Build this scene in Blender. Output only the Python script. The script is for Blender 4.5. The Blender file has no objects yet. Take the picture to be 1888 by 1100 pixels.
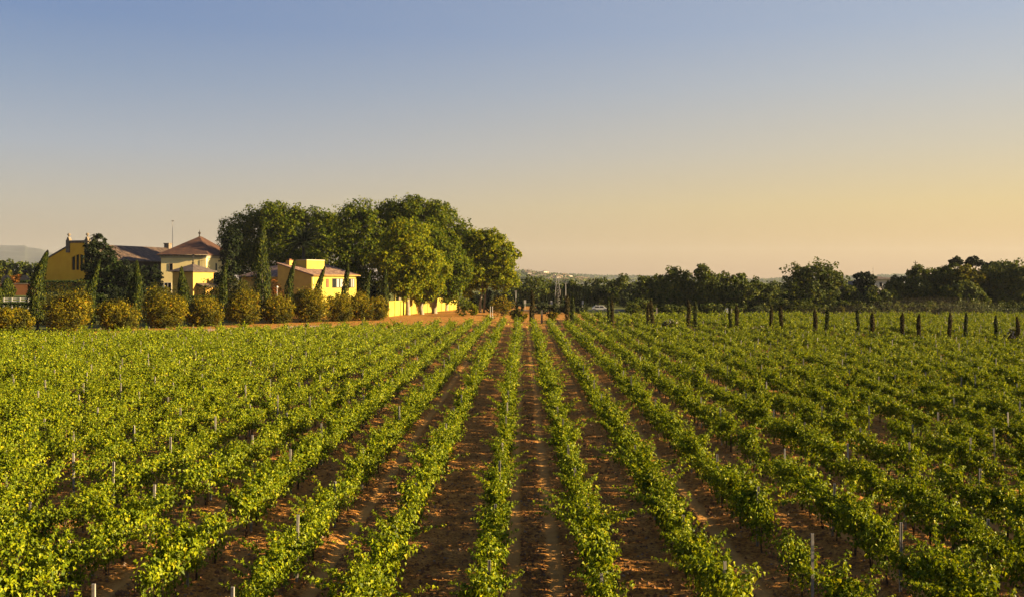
import bpy, math, random
import numpy as np
from mathutils import Vector
R = math.radians
random.seed(7)
scene = bpy.context.scene
COL = scene.collection

# ------------------------------------------------------------------ camera
FPX, VPX, HY, CAMZ = 1813.0, 964.0, 517.0, 8.6
cam_d = bpy.data.cameras.new("camera")
cam_d.sensor_width = 36.0
cam_d.lens = 36.0 * FPX / 1888.0
cam_d.shift_x = -20.0 / 1888.0
cam_d.shift_y = -33.0 / 1888.0
cam_d.clip_start = 0.5
cam_d.clip_end = 30000.0
cam = bpy.data.objects.new("camera", cam_d)
cam.location = (0, 0, CAMZ)
cam.rotation_euler = (R(90), 0, 0)
COL.objects.link(cam)
scene.camera = cam

# ------------------------------------------------------------------ sky, sun, exposure
SUN_AZ, SUN_EL = R(97), R(14)          # azimuth clockwise from +Y (the view direction)
SUNV = Vector((math.sin(SUN_AZ) * math.cos(SUN_EL), math.cos(SUN_AZ) * math.cos(SUN_EL), math.sin(SUN_EL)))
world = bpy.data.worlds.new("World")
scene.world = world
world.use_nodes = True
wn, wl = world.node_tree.nodes, world.node_tree.links
wn.clear()
wout = wn.new("ShaderNodeOutputWorld")
bg = wn.new("ShaderNodeBackground")
bg.inputs["Strength"].default_value = 0.12
sky = wn.new("ShaderNodeTexSky")
sky.sky_type = 'NISHITA'
sky.sun_disc = False
sky.sun_elevation = SUN_EL
sky.sun_rotation = SUN_AZ
sky.air_density = 1.2
sky.dust_density = 3.0
sky.ozone_density = 1.5
EXPO = 2.2
# evening colour of the sky: warm towards the sun and the horizon, blue overhead
def _lin(c): return tuple((v / 255 / 12.92) if v / 255 <= 0.04045 else ((v / 255 + 0.055) / 1.055) ** 2.4 for v in c)
def sky_ramp(fac, stops):
    r = wn.new("ShaderNodeValToRGB"); el = r.color_ramp.elements
    while len(el) < len(stops): el.new(0.5)
    for e, (p_, c_) in zip(el, stops): e.position = p_; e.color = (*_lin(c_), 1)
    wl.new(fac, r.inputs[0]); return r.outputs[0]
wtc = wn.new("ShaderNodeTexCoord")
wsx = wn.new("ShaderNodeSeparateXYZ"); wl.new(wtc.outputs["Generated"], wsx.inputs[0])
cool = sky_ramp(wsx.outputs[2], [(0.0, (165, 140, 114)), (0.028, (177, 156, 128)), (0.073, (170, 161, 150)), (0.127, (147, 153, 170)), (0.19, (114, 132, 166)), (0.243, (86, 114, 164)), (1.0, (44, 76, 140))])
warm = sky_ramp(wsx.outputs[2], [(0.0, (206, 154, 96)), (0.028, (215, 170, 100)), (0.073, (217, 186, 120)), (0.127, (198, 183, 156)), (0.19, (176, 177, 180)), (0.243, (156, 167, 188)), (1.0, (56, 88, 148))])
wmr = wn.new("ShaderNodeMapRange"); wmr.interpolation_type = 'SMOOTHSTEP'
wmr.inputs["From Min"].default_value = -0.60; wmr.inputs["From Max"].default_value = 0.58
wl.new(wsx.outputs[0], wmr.inputs["Value"])
wmx = wn.new("ShaderNodeMix"); wmx.data_type = 'RGBA'
wl.new(wmr.outputs[0], wmx.inputs[0]); wl.new(cool, wmx.inputs[6]); wl.new(warm, wmx.inputs[7])
wsc = wn.new("ShaderNodeVectorMath"); wsc.operation = 'SCALE'
wsc.inputs["Scale"].default_value = 1.0 / (0.12 * 2 ** EXPO)
wl.new(wmx.outputs[2], wsc.inputs[0])
wm2 = wn.new("ShaderNodeMix"); wm2.data_type = 'RGBA'; wm2.inputs[0].default_value = 0.92
wl.new(sky.outputs[0], wm2.inputs[6]); wl.new(wsc.outputs[0], wm2.inputs[7])
wl.new(wm2.outputs[2], bg.inputs["Color"])
wl.new(bg.outputs[0], wout.inputs["Surface"])

sun_d = bpy.data.lights.new("sun", 'SUN')
sun_d.energy = 5.0
sun_d.angle = R(0.5)
sun_d.color = (1.0, 0.74, 0.40)
sun = bpy.data.objects.new("sun", sun_d)
sun.rotation_euler = (-SUNV).to_track_quat('-Z', 'Y').to_euler()
sun.location = (60, 0, 60)
COL.objects.link(sun)

vs = scene.view_settings
vs.view_transform = 'Standard'
vs.look = 'None'
vs.gamma = 1.0
vs.exposure = EXPO
scene.cycles.max_bounces = 6
scene.cycles.volume_bounces = 0
scene.cycles.transparent_max_bounces = 6

# ------------------------------------------------------------------ helpers
def tag(o, label=None, cat=None, group=None, kind=None):
    if label: o['label'] = label
    if cat: o['category'] = cat
    if group: o['group'] = group
    if kind: o['kind'] = kind
    return o

def empty(name, loc, label, cat, group=None, rz=0.0):
    o = bpy.data.objects.new(name, None)
    o.empty_display_size = 0.3
    COL.objects.link(o)
    o.location = loc
    o.rotation_euler = (0, 0, rz)
    return tag(o, label, cat, group)

class MB:
    """numpy mesh collector; every face carries a material slot index"""
    def __init__(s):
        s.v, s.f, s.n = [], [], 0
    def add(s, verts, faces, mat=0, smooth=False):
        verts = np.asarray(verts, float).reshape(-1, 3)
        if isinstance(faces, np.ndarray):
            groups = [faces]
        else:
            by = {}
            for f in faces: by.setdefault(len(f), []).append(f)
            groups = [np.array(x) for x in by.values()]
        for g in groups:
            s.f.append((g + s.n, mat, smooth))
        s.v.append(verts)
        s.n += len(verts)
        return s
    def xf(s, verts, loc=(0, 0, 0), rz=0.0, scale=1.0):
        v = np.asarray(verts, float) * scale
        c, q = math.cos(rz), math.sin(rz)
        o = np.empty_like(v)
        o[:, 0] = v[:, 0] * c - v[:, 1] * q + loc[0]
        o[:, 1] = v[:, 0] * q + v[:, 1] * c + loc[1]
        o[:, 2] = v[:, 2] + loc[2]
        return o
    def box(s, lo, hi, mat=0, rz=0.0, loc=(0, 0, 0)):
        x0, y0, z0 = lo; x1, y1, z1 = hi
        v = [(x0,y0,z0),(x1,y0,z0),(x1,y1,z0),(x0,y1,z0),(x0,y0,z1),(x1,y0,z1),(x1,y1,z1),(x0,y1,z1)]
        f = [(0,3,2,1),(4,5,6,7),(0,1,5,4),(1,2,6,5),(2,3,7,6),(3,0,4,7)]
        return s.add(s.xf(v, loc, rz), f, mat)
    def prism(s, poly, a, b, axis='y', mat=0):
        """extrude a 2D polygon; axis y: poly in (x,z); axis x: poly in (y,z); axis z: poly in (x,y)"""
        n = len(poly)
        def mk(p, t):
            return {'y': (p[0], t, p[1]), 'x': (t, p[0], p[1]), 'z': (p[0], p[1], t)}[axis]
        v = [mk(p, a) for p in poly] + [mk(p, b) for p in poly]
        f = [tuple(range(n)), tuple(range(2 * n - 1, n - 1, -1))]
        f += [(i, i + n, (i + 1) % n + n, (i + 1) % n) for i in range(n)]
        return s.add(v, f, mat)
    def tube(s, pts, rad, sides=6, mat=0, cap=True):
        pts = np.asarray(pts, float)
        n = len(pts)
        rad = np.broadcast_to(np.asarray(rad, float), (n,))
        d = np.gradient(pts, axis=0)
        d /= np.linalg.norm(d, axis=1)[:, None] + 1e-9
        ref = np.where(np.abs(d[:, 2:3]) > 0.9, np.array([[1.0, 0, 0]]), np.array([[0, 0, 1.0]]))
        u = np.cross(ref, d); u /= np.linalg.norm(u, axis=1)[:, None] + 1e-9
        w = np.cross(d, u)
        a = np.linspace(0, 2 * math.pi, sides, endpoint=False)
        ring = (u[:, None] * np.cos(a)[None, :, None] + w[:, None] * np.sin(a)[None, :, None]) * rad[:, None, None]
        v = (pts[:, None] + ring).reshape(-1, 3)
        i, k = np.meshgrid(np.arange(n - 1), np.arange(sides), indexing='ij')
        k2 = (k + 1) % sides
        f = np.stack([i * sides + k, i * sides + k2, (i + 1) * sides + k2, (i + 1) * sides + k], -1).reshape(-1, 4)
        s.add(v, f, mat, True)
        if cap:
            s.f.append((np.array([list(range(sides - 1, -1, -1))]) + s.n - n * sides, mat, False))
            s.f.append((np.array([list(range(sides))]) + s.n - sides, mat, False))
        return s
    def lathe(s, prof, loc=(0, 0, 0), sides=12, mat=0):
        """prof = [(r, z)...] from bottom to top"""
        a = np.linspace(0, 2 * math.pi, sides, endpoint=False)
        v = [(r * math.cos(t) + loc[0], r * math.sin(t) + loc[1], z + loc[2]) for r, z in prof for t in a]
        f = []
        for i in range(len(prof) - 1):
            for k in range(sides):
                k2 = (k + 1) % sides
                f.append((i * sides + k, i * sides + k2, (i + 1) * sides + k2, (i + 1) * sides + k))
        f.append(tuple(range(sides - 1, -1, -1)))
        f.append(tuple((len(prof) - 1) * sides + k for k in range(sides)))
        return s.add(v, f, mat)
    def mesh(s, name, mats):
        me = bpy.data.meshes.new(name)
        v = np.concatenate(s.v) if s.v else np.zeros((0, 3))
        tot = np.concatenate([np.full(len(g), g.shape[1]) for g, _, _ in s.f])
        idx = np.concatenate([g.reshape(-1) for g, _, _ in s.f])
        mi = np.concatenate([np.full(len(g), m) for g, m, _ in s.f])
        sm = np.concatenate([np.full(len(g), q) for g, _, q in s.f])
        me.vertices.add(len(v)); me.vertices.foreach_set("co", v.astype(np.float32).ravel())
        me.loops.add(len(idx)); me.loops.foreach_set("vertex_index", idx.astype(np.int32))
        me.polygons.add(len(tot))
        me.polygons.foreach_set("loop_start", np.concatenate([[0], np.cumsum(tot)[:-1]]).astype(np.int32))
        me.polygons.foreach_set("loop_total", tot.astype(np.int32))
        for m in (mats if isinstance(mats, (list, tuple)) else [mats]): me.materials.append(m)
        me.polygons.foreach_set("material_index", mi.astype(np.int32))
        me.polygons.foreach_set("use_smooth", sm.astype(bool))
        me.update(calc_edges=True)
        return me
    def build(s, name, mats, parent=None):
        o = bpy.data.objects.new(name, s.mesh(name, mats))
        COL.objects.link(o)
        if parent is not None: o.parent = parent
        return o

def S(t): 
    t = np.clip(t, 0, 1)
    return t * t * (3 - 2 * t)

def vnoise(x, y, seed=0):
    x = np.asarray(x, float); y = np.asarray(y, float)
    xi = np.floor(x).astype(np.int64); yi = np.floor(y).astype(np.int64)
    fx = S(x - xi); fy = S(y - yi)
    def h(a, b):
        n = (a * 374761393 + b * 668265263 + seed * 1442695041) & 0xffffffff
        n = ((n ^ (n >> 13)) * 1274126177) & 0xffffffff
        return ((n ^ (n >> 16)) & 0xffff) / 65535.0
    return (h(xi, yi) * (1 - fx) + h(xi + 1, yi) * fx) * (1 - fy) + (h(xi, yi + 1) * (1 - fx) + h(xi + 1, yi + 1) * fx) * fy

def P(px, py, Y):
    """photo sight line at a chosen distance -> world point (used to survey positions)"""
    return ((px - VPX) / FPX * Y, Y, CAMZ - (py - HY) / FPX * Y)

# field boundary: the left edge of the vines runs from A to B
def tleft(x, y): return (x + 71) * -0.573 + (y - 134) * 0.82
CY0 = 9.1 * 0.94 * 0.74 + 189 * 0.94 * 0.672
def scyp(x, y): return x * 0.74 + y * 0.672 - CY0
def gz(x, y):
    t = tleft(x, y)
    z = 5.0 * S((t - 35) / 50) * S((-x - 35) / 30)
    return z + 0.35 * S((t - 6) / 25) * S((-x - 2) / 15) * S((330 - y) / 60)
def G(x, y): return float(gz(np.array(float(x)), np.array(float(y))))

# ------------------------------------------------------------------ materials
def newmat(name):
    m = bpy.data.materials.new(name); m.use_nodes = True
    nt = m.node_tree; nt.nodes.clear()
    out = nt.nodes.new("ShaderNodeOutputMaterial")
    return m, nt, out
def N(nt, t, **kw):
    n = nt.nodes.new(t)
    for k, v in kw.items():
        if k in n.inputs: n.inputs[k].default_value = v
        else: setattr(n, k, v)
    return n
def ramp(nt, fac, stops):
    r = nt.nodes.new("ShaderNodeValToRGB")
    el = r.color_ramp.elements
    while len(el) < len(stops): el.new(0.5)
    for e, (p, c) in zip(el, stops):
        e.position = p; e.color = (*c, 1) if len(c) == 3 else c
    nt.links.new(fac, r.inputs[0])
    return r.outputs[0]
def mixc(nt, fac, a, b, mode='MIX'):
    m = nt.nodes.new("ShaderNodeMix"); m.data_type = 'RGBA'; m.blend_type = mode
    for s, v in ((0, fac), (6, a), (7, b)):
        if hasattr(v, 'is_output'): nt.links.new(v, m.inputs[s])
        elif isinstance(v, (int, float)): m.inputs[s].default_value = v
        else: m.inputs[s].default_value = (*v, 1)
    return m.outputs[2]
def noise(nt, scale, detail=4, rough=0.55, coord='Object'):
    tc = nt.nodes.new("ShaderNodeTexCoord")
    n = N(nt, "ShaderNodeTexNoise", Scale=scale, Detail=detail, Roughness=rough)
    nt.links.new(tc.outputs[coord], n.inputs["Vector"])
    return n.outputs["Fac"]

LEAFK, PAINTK = 0.64, 0.50          # overall reflectance of foliage / of paint, stone and soil
def sc(c, k): return tuple(v * k for v in c)
def leafmat(name, stops, trans, tfac=0.35, rough=0.55, patch=0.25, patchcol=None, spec=0.08):
    stops = [(p_, sc(c_, LEAFK)) for p_, c_ in stops]
    if patchcol: patchcol = sc(patchcol, LEAFK)
    m, nt, out = newmat(name)
    geo = nt.nodes.new("ShaderNodeNewGeometry")
    col = ramp(nt, geo.outputs["Random Per Island"], stops)
    if patchcol:
        f = noise(nt, patch, 2)
        f2 = ramp(nt, f, [(0.45, (0, 0, 0)), (0.62, (1, 1, 1))])
        col = mixc(nt, f2, col, patchcol)
    p = N(nt, "ShaderNodeBsdfPrincipled", Roughness=rough)
    p.inputs["Specular IOR Level"].default_value = spec
    nt.links.new(col, p.inputs["Base Color"])
    t = nt.nodes.new("ShaderNodeBsdfTranslucent")
    tc = mixc(nt, 1.0, col, trans, 'MULTIPLY')
    nt.links.new(tc, t.inputs["Color"])
    mx = nt.nodes.new("ShaderNodeMixShader"); mx.inputs[0].default_value = tfac
    nt.links.new(p.outputs[0], mx.inputs[1]); nt.links.new(t.outputs[0], mx.inputs[2])
    nt.links.new(mx.outputs[0], out.inputs[0])
    return m
def plain(name, col, col2=None, scale=1.0, rough=0.8, metallic=0.0, bump=0.0, bscale=8, spec=0.3):
    col = sc(col, PAINTK); col2 = sc(col2, PAINTK) if col2 else None
    m, nt, out = newmat(name)
    p = N(nt, "ShaderNodeBsdfPrincipled", Roughness=rough, Metallic=metallic)
    p.inputs["Specular IOR Level"].default_value = spec
    if col2:
        c = ramp(nt, noise(nt, scale, 5), [(0.35, col), (0.68, col2)])
        nt.links.new(c, p.inputs["Base Color"])
    else:
        p.inputs["Base Color"].default_value = (*col, 1)
    if bump:
        b = N(nt, "ShaderNodeBump", Strength=bump, Distance=0.05)
        nt.links.new(noise(nt, bscale, 6), b.inputs["Height"])
        nt.links.new(b.outputs[0], p.inputs["Normal"])
    nt.links.new(p.outputs[0], out.inputs[0])
    return m
def tilemat(name, c1, c2, c3, axis=0, streak=(0.5, 4.0, 1.0)):
    """clay tiles: rows of round tiles as bump, weathered colour in streaks down the slope"""
    c1, c2, c3 = (sc(q_, PAINTK) for q_ in (c1, c2, c3))
    m, nt, out = newmat(name)
    tc = nt.nodes.new("ShaderNodeTexCoord")
    mp = nt.nodes.new("ShaderNodeMapping"); mp.inputs["Scale"].default_value = streak
    nt.links.new(tc.outputs["Object"], mp.inputs[0])
    n = N(nt, "ShaderNodeTexNoise", Scale=1.0, Detail=8, Roughness=0.7)
    nt.links.new(mp.outputs[0], n.inputs["Vector"])
    c = ramp(nt, n.outputs["Fac"], [(0.38, c1), (0.50, c2), (0.64, c3)])
    w = N(nt, "ShaderNodeTexWave", Scale=1.1, Distortion=1.5)
    w.bands_direction = 'XYZ'[axis]
    nt.links.new(tc.outputs["Object"], w.inputs["Vector"])
    b = N(nt, "ShaderNodeBump", Strength=0.6, Distance=0.08)
    nt.links.new(w.outputs["Fac"], b.inputs["Height"])
    p = N(nt, "ShaderNodeBsdfPrincipled", Roughness=0.9)
    nt.links.new(c, p.inputs["Base Color"]); nt.links.new(b.outputs[0], p.inputs["Normal"])
    nt.links.new(p.outputs[0], out.inputs[0])
    return m

M = {}
M['vine'] = leafmat("vine_leaf", [(0.0, (0.060, 0.102, 0.003)), (0.5, (0.178, 0.238, 0.004)), (0.9, (0.33, 0.37, 0.006)), (1.0, (0.48, 0.44, 0.012))],
                    (1.7, 1.6, 0.6), 0.22, 0.5, spec=0.12)
M['vine_wood'] = plain("vine_wood", (0.05, 0.032, 0.02), (0.10, 0.065, 0.04), 20)
M['stake'] = plain("stake_wood", (0.16, 0.10, 0.06), (0.26, 0.18, 0.11), 9)
M['post'] = plain("galvanised_post", (0.34, 0.31, 0.26), (0.56, 0.52, 0.45), 6, rough=0.55, metallic=0.0)
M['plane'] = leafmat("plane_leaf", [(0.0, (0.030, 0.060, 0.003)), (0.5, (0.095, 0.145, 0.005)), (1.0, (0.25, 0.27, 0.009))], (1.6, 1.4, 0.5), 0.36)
M['plane_lit'] = leafmat("plane_leaf_sunlit_tone", [(0.0, (0.055, 0.095, 0.003)), (0.5, (0.18, 0.235, 0.005)), (1.0, (0.42, 0.41, 0.010))], (1.6, 1.4, 0.5), 0.40)  # brighter copy of the plane leaf, sunlight put into the colour
M['cypress'] = leafmat("cypress_leaf", [(0.0, (0.012, 0.024, 0.003)), (0.6, (0.035, 0.054, 0.004)), (1.0, (0.12, 0.130, 0.007))], (1.2, 1.2, 0.5), 0.08)
M['cypress_brown'] = leafmat("cypress_dry_leaf", [(0.0, (0.022, 0.024, 0.006)), (0.6, (0.06, 0.050, 0.010)), (1.0, (0.11, 0.075, 0.014))], (1.2, 1.1, 0.5), 0.15)
M['oleander'] = leafmat("golden_shrub_leaf", [(0.0, (0.085, 0.092, 0.004)), (0.5, (0.215, 0.195, 0.006)), (0.95, (0.43, 0.325, 0.010)), (1.0, (0.54, 0.24, 0.012))], (1.3, 1.1, 0.4), 0.30, patch=0.35, patchcol=(0.06, 0.065, 0.008))
M['shrub'] = leafmat("shrub_leaf", [(0.0, (0.03, 0.045, 0.006)), (0.6, (0.08, 0.09, 0.010)), (1.0, (0.17, 0.14, 0.016))], (1.3, 1.2, 0.5), 0.30)
M['orange_shrub'] = leafmat("orange_shrub_leaf", [(0.0, (0.06, 0.05, 0.008)), (0.45, (0.18, 0.09, 0.012)), (1.0, (0.42, 0.13, 0.02))], (1.3, 1.0, 0.4), 0.30)
M['dark'] = leafmat("dark_evergreen_leaf", [(0.0, (0.010, 0.018, 0.006)), (0.7, (0.022, 0.036, 0.010)), (1.0, (0.045, 0.055, 0.012))], (1.0, 1.1, 0.5), 0.12)
M['hedge'] = leafmat("hedge_leaf", [(0.0, (0.018, 0.034, 0.006)), (0.7, (0.035, 0.060, 0.009)), (1.0, (0.07, 0.09, 0.012))], (1.0, 1.1, 0.5), 0.15)
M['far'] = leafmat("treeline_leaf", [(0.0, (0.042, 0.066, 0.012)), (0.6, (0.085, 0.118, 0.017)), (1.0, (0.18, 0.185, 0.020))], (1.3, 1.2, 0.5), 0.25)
M['far_lit'] = leafmat("treeline_leaf_sunlit_tone", [(0.0, (0.06, 0.08, 0.008)), (0.6, (0.13, 0.14, 0.012)), (1.0, (0.26, 0.22, 0.02))], (1.5, 1.3, 0.5), 0.38)  # lit copy of the treeline leaf, sun painted into its tones
M['reed'] = leafmat("grey_green_shrub_leaf", [(0.0, (0.05, 0.07, 0.03)), (1.0, (0.11, 0.13, 0.05))], (1.2, 1.2, 0.6), 0.25)
M['flower'] = plain("white_flower", (0.75, 0.70, 0.60))
M['palm'] = leafmat("palm_leaf", [(0.0, (0.012, 0.020, 0.010)), (1.0, (0.035, 0.05, 0.022))], (1.1, 1.1, 0.5), 0.15)
M['bark'] = plain("plane_bark", (0.30, 0.23, 0.14), (0.50, 0.41, 0.27), 1.5, bump=0.5, bscale=3)
M['darkbark'] = plain("dark_bark", (0.07, 0.05, 0.035), (0.13, 0.10, 0.07), 2, bump=0.5)
M['ochre'] = plain("barn_ochre_paint", (1.30, 0.66, 0.016), (1.45, 0.80, 0.03), 0.35, bump=0.15, bscale=4)
M['cream'] = plain("villa_cream_plaster", (1.40, 1.12, 0.48), (1.55, 1.28, 0.60), 0.4, bump=0.1)
M['creamtrim'] = plain("villa_pale_trim", (0.74, 0.66, 0.45))
M['yellow'] = plain("yellow_plaster", (0.74, 0.44, 0.085), (0.90, 0.57, 0.12), 0.5, bump=0.1)
M['lemon'] = plain("lemon_plaster", (0.55, 0.46, 0.060), (0.70, 0.59, 0.095), 0.5, bump=0.1)
M['stone'] = plain("weathered_stone", (0.22, 0.17, 0.12), (0.36, 0.29, 0.21), 1.5, bump=0.4)
M['tile_old'] = tilemat("old_brown_tiles", (0.050, 0.026, 0.012), (0.10, 0.055, 0.027), (0.36, 0.22, 0.12), 1, (0.45, 1.6, 0.5))
M['tile_red'] = tilemat("red_brown_tiles", (0.060, 0.018, 0.004), (0.095, 0.031, 0.007), (0.16, 0.06, 0.014), 0, (0.6, 0.6, 0.6))
M['tile_pink'] = tilemat("pinkish_clay_tiles", (0.12, 0.055, 0.03), (0.34, 0.18, 0.11), (0.70, 0.48, 0.33), 1, (1.0, 3.2, 1.0))
M['tile_grey'] = tilemat("grey_brown_tiles", (0.09, 0.06, 0.045), (0.14, 0.10, 0.075), (0.22, 0.16, 0.12), 0, (1, 1, 1))
M['glass'] = plain("window_glass", (0.03, 0.035, 0.04), rough=0.08, spec=0.6)
M['hole'] = plain("dark_interior", (0.025, 0.02, 0.017), rough=0.9)
M['shutter'] = plain("brown_shutter", (0.24, 0.10, 0.04), (0.30, 0.13, 0.055), 4)
M['white'] = plain("white_paint", (0.78, 0.76, 0.72), rough=0.5)
M['curtain'] = plain("pale_curtain", (0.62, 0.58, 0.50), rough=0.9)
M['iron'] = plain("dark_iron", (0.05, 0.045, 0.04), rough=0.6)
M['terracotta'] = plain("terracotta_wall_plaster", (0.34, 0.13, 0.045), (0.46, 0.19, 0.06), 0.7, bump=0.3)
M['metal'] = plain("pylon_steel", (0.42, 0.41, 0.40), rough=0.6)
M['carpaint'] = plain("white_car_paint", (0.80, 0.80, 0.80), rough=0.25, spec=0.5)
M['rubber'] = plain("rubber", (0.02, 0.02, 0.02), rough=0.9)
M['concrete'] = plain("pale_concrete", (0.42, 0.40, 0.36), (0.52, 0.49, 0.44), 0.8)
M['farwhite'] = plain("far_house_wall", (1.25, 1.12, 0.95))
M['farpink'] = plain("far_house_ochre_wall", (0.60, 0.46, 0.32))
M['farroof'] = plain("far_house_roof", (0.30, 0.19, 0.12))
M['clod'] = plain("soil_clod", (0.27, 0.115, 0.042), (0.44, 0.22, 0.09), 3, rough=0.95)
M['dryleaf'] = plain("pebble", (0.34, 0.22, 0.13), (0.5, 0.36, 0.24), 3, rough=0.9)

# ------------------------------------------------------------------ ground
PITCH, ROW0 = 2.8, 0.53 + 1.4           # first row right of the middle lane
def axis(breaks):
    out = []
    for a, b, st in breaks:
        out.append(np.linspace(a, b, max(1, int(round((b - a) / st))), endpoint=False))
    return np.concatenate(out + [np.array([breaks[-1][1]])])
gxs = axis([(-12000,-1500,1500),(-1500,-300,150),(-300,-130,10),(-130,-40,2.5),(-40,-18,0.5),(-18,-9,0.16),(-9,13,0.075),(13,24,0.16),(24,40,0.5),(40,130,2.5),(130,300,10),(300,1500,150),(1500,12000,1500)])
gys = axis([(-300,0,30),(0,18,2),(18,24,0.16),(24,46,0.085),(46,70,0.16),(70,110,0.5),(110,330,2.0),(330,500,15),(500,1500,150),(1500,12500,1000)])
XX, YY = np.meshgrid(gxs, gys, indexing='xy')
ZZ = gz(XX, YY)
u = (XX - ROW0) / PITCH + 0.5
lane = np.floor(u)                       # row i sits in cell i; lane k lies between row k-1 and row k
du = (u - lane - 0.5) * PITCH            # metres from the row line
lx = XX - (0.53 + PITCH * np.round((XX - 0.53) / PITCH))   # metres from lane centre
lk = np.round((XX - 0.53) / PITCH).astype(int)
infield = (tleft(XX, YY) < 1.5) & (YY < 203) & (scyp(XX, YY) < 6)
farfield = (scyp(XX, YY) >= 6) & (YY < 222) & (XX > 6)
fm = (infield | farfield).astype(float)
wob = 0.10 * (vnoise(YY * 0.07, lk * 7.3, 3) - 0.5) * 2
track = np.zeros_like(XX)
even = (lk % 2 == 0)
for off, w in ((-0.80, 0.21), (0.44, 0.23)):
    d = np.abs(lx - off - wob)
    track = np.maximum(track, S(1.35 - d / w) * np.where(even, 1.0, 0.22))
off2 = np.abs(lx - 0.86 - wob)
track = np.maximum(track, S(1.35 - off2 / 0.16) * np.where(even, 0, 0.35))
track *= fm * (0.75 + 0.5 * vnoise(XX * 2, YY * 0.5, 9))
track = np.clip(track, 0, 1)
near = S((95 - YY) / 40) * (YY > 5)
rough = (vnoise(XX * 1.7, YY * 1.7, 1) - 0.5) * 0.035 + (vnoise(XX * 4.1, YY * 4.1, 2) - 0.5) * 0.035 + (vnoise(XX * 9.3, YY * 9.3, 4) - 0.5) * 0.045
ZZ = ZZ + fm * near * rough * (1 - 0.92 * track)
ZZ = ZZ + fm * 0.10 * np.exp(-(du / 0.42) ** 2) - 0.040 * track * fm
tread = np.sin(YY * 2 * math.pi / 0.26 + np.abs(lx - 0.44) * 18)
ZZ = ZZ + fm * near * track * 0.010 * tread
gb = MB()
ny, nx = XX.shape
ii, jj = np.meshgrid(np.arange(ny - 1), np.arange(nx - 1), indexing='ij')
q = ii * nx + jj
gb.add(np.stack([XX, YY, ZZ], -1).reshape(-1, 3), np.stack([q, q + 1, q + nx + 1, q + nx], -1).reshape(-1, 4), 0, True)

# colour masks: R = dry golden grass, G = green cover, B = wheel track, A = pale path
tl = tleft(XX, YY)
nb = vnoise(XX * 0.12, YY * 0.12, 11) * 0.6 + vnoise(XX * 0.5, YY * 0.5, 12) * 0.4
yard = (1 - fm) * (YY < 330)
dry = yard * S((XX + 62) / 18) * S((20 - XX) / 10) * S(0.25 + nb * 1.3) * S((tl - 5) / 6 + (XX > -9))
green = np.clip((1 - fm) * (S((YY - 225) / 25) * S((XX - 5) / 15) + S((YY - 300) / 60) + S((-XX - 40) / 20) * S((tl - 26) / 8)), 0, 1)
path = yard * np.exp(-((tl - 20 - 2 * (vnoise(YY * .1, XX * 0, 5) - .5)) / 1.9) ** 2) * S((-30 - XX) / 10) * S(2.2 * vnoise(XX * 0.22, YY * 0.05, 21) - 0.7)
M['ground'], nt, out = newmat("soil_and_grass")
va = nt.nodes.new("ShaderNodeVertexColor"); va.layer_name = "cover"
sep = nt.nodes.new("ShaderNodeSeparateColor"); nt.links.new(va.outputs[0], sep.inputs[0])
soil = ramp(nt, noise(nt, 1.3, 8, 0.65), [(0.32, (0.21, 0.090, 0.017)), (0.50, (0.36, 0.162, 0.032)), (0.70, (0.50, 0.255, 0.062))])
soil2 = ramp(nt, noise(nt, 9.0, 6, 0.7), [(0.38, (0.30, 0.30, 0.30)), (0.60, (1.35, 1.3, 1.25))])
soil = mixc(nt, 0.8, soil, soil2, 'MULTIPLY')
trk = ramp(nt, noise(nt, 2.0, 6, 0.6), [(0.3, (0.40, 0.195, 0.046)), (0.7, (0.55, 0.290, 0.078))])
c = mixc(nt, sep.outputs[2], soil, trk)
gold = ramp(nt, noise(nt, 0.7, 8, 0.7), [(0.3, (0.24, 0.096, 0.018)), (0.55, (0.36, 0.17, 0.028)), (0.75, (0.48, 0.285, 0.062))])
c = mixc(nt, sep.outputs[0], c, gold)
grn = ramp(nt, noise(nt, 0.35, 8, 0.7), [(0.3, (0.045, 0.06, 0.015)), (0.55, (0.09, 0.10, 0.022)), (0.75, (0.18, 0.15, 0.04))])
c = mixc(nt, sep.outputs[1], c, grn)
c = mixc(nt, va.outputs[1], c, (0.34, 0.27, 0.19))
p = N(nt, "ShaderNodeBsdfPrincipled", Roughness=0.95); p.inputs["Specular IOR Level"].default_value = 0.1
nt.links.new(c, p.inputs["Base Color"])
b1 = N(nt, "ShaderNodeBump", Strength=0.9, Distance=0.07)
nt.links.new(noise(nt, 7.0, 8, 0.7), b1.inputs["Height"])
nt.links.new(b1.outputs[0], p.inputs["Normal"])
nt.links.new(p.outputs[0], out.inputs[0])
ground = gb.build("ground", M['ground'])
tag(ground, kind='structure')
ca = ground.data.color_attributes.new("cover", 'FLOAT_COLOR', 'POINT')
ca.data.foreach_set("color", np.stack([dry, green * (1 - dry), track, path], -1).astype(np.float32).reshape(-1))

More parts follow.
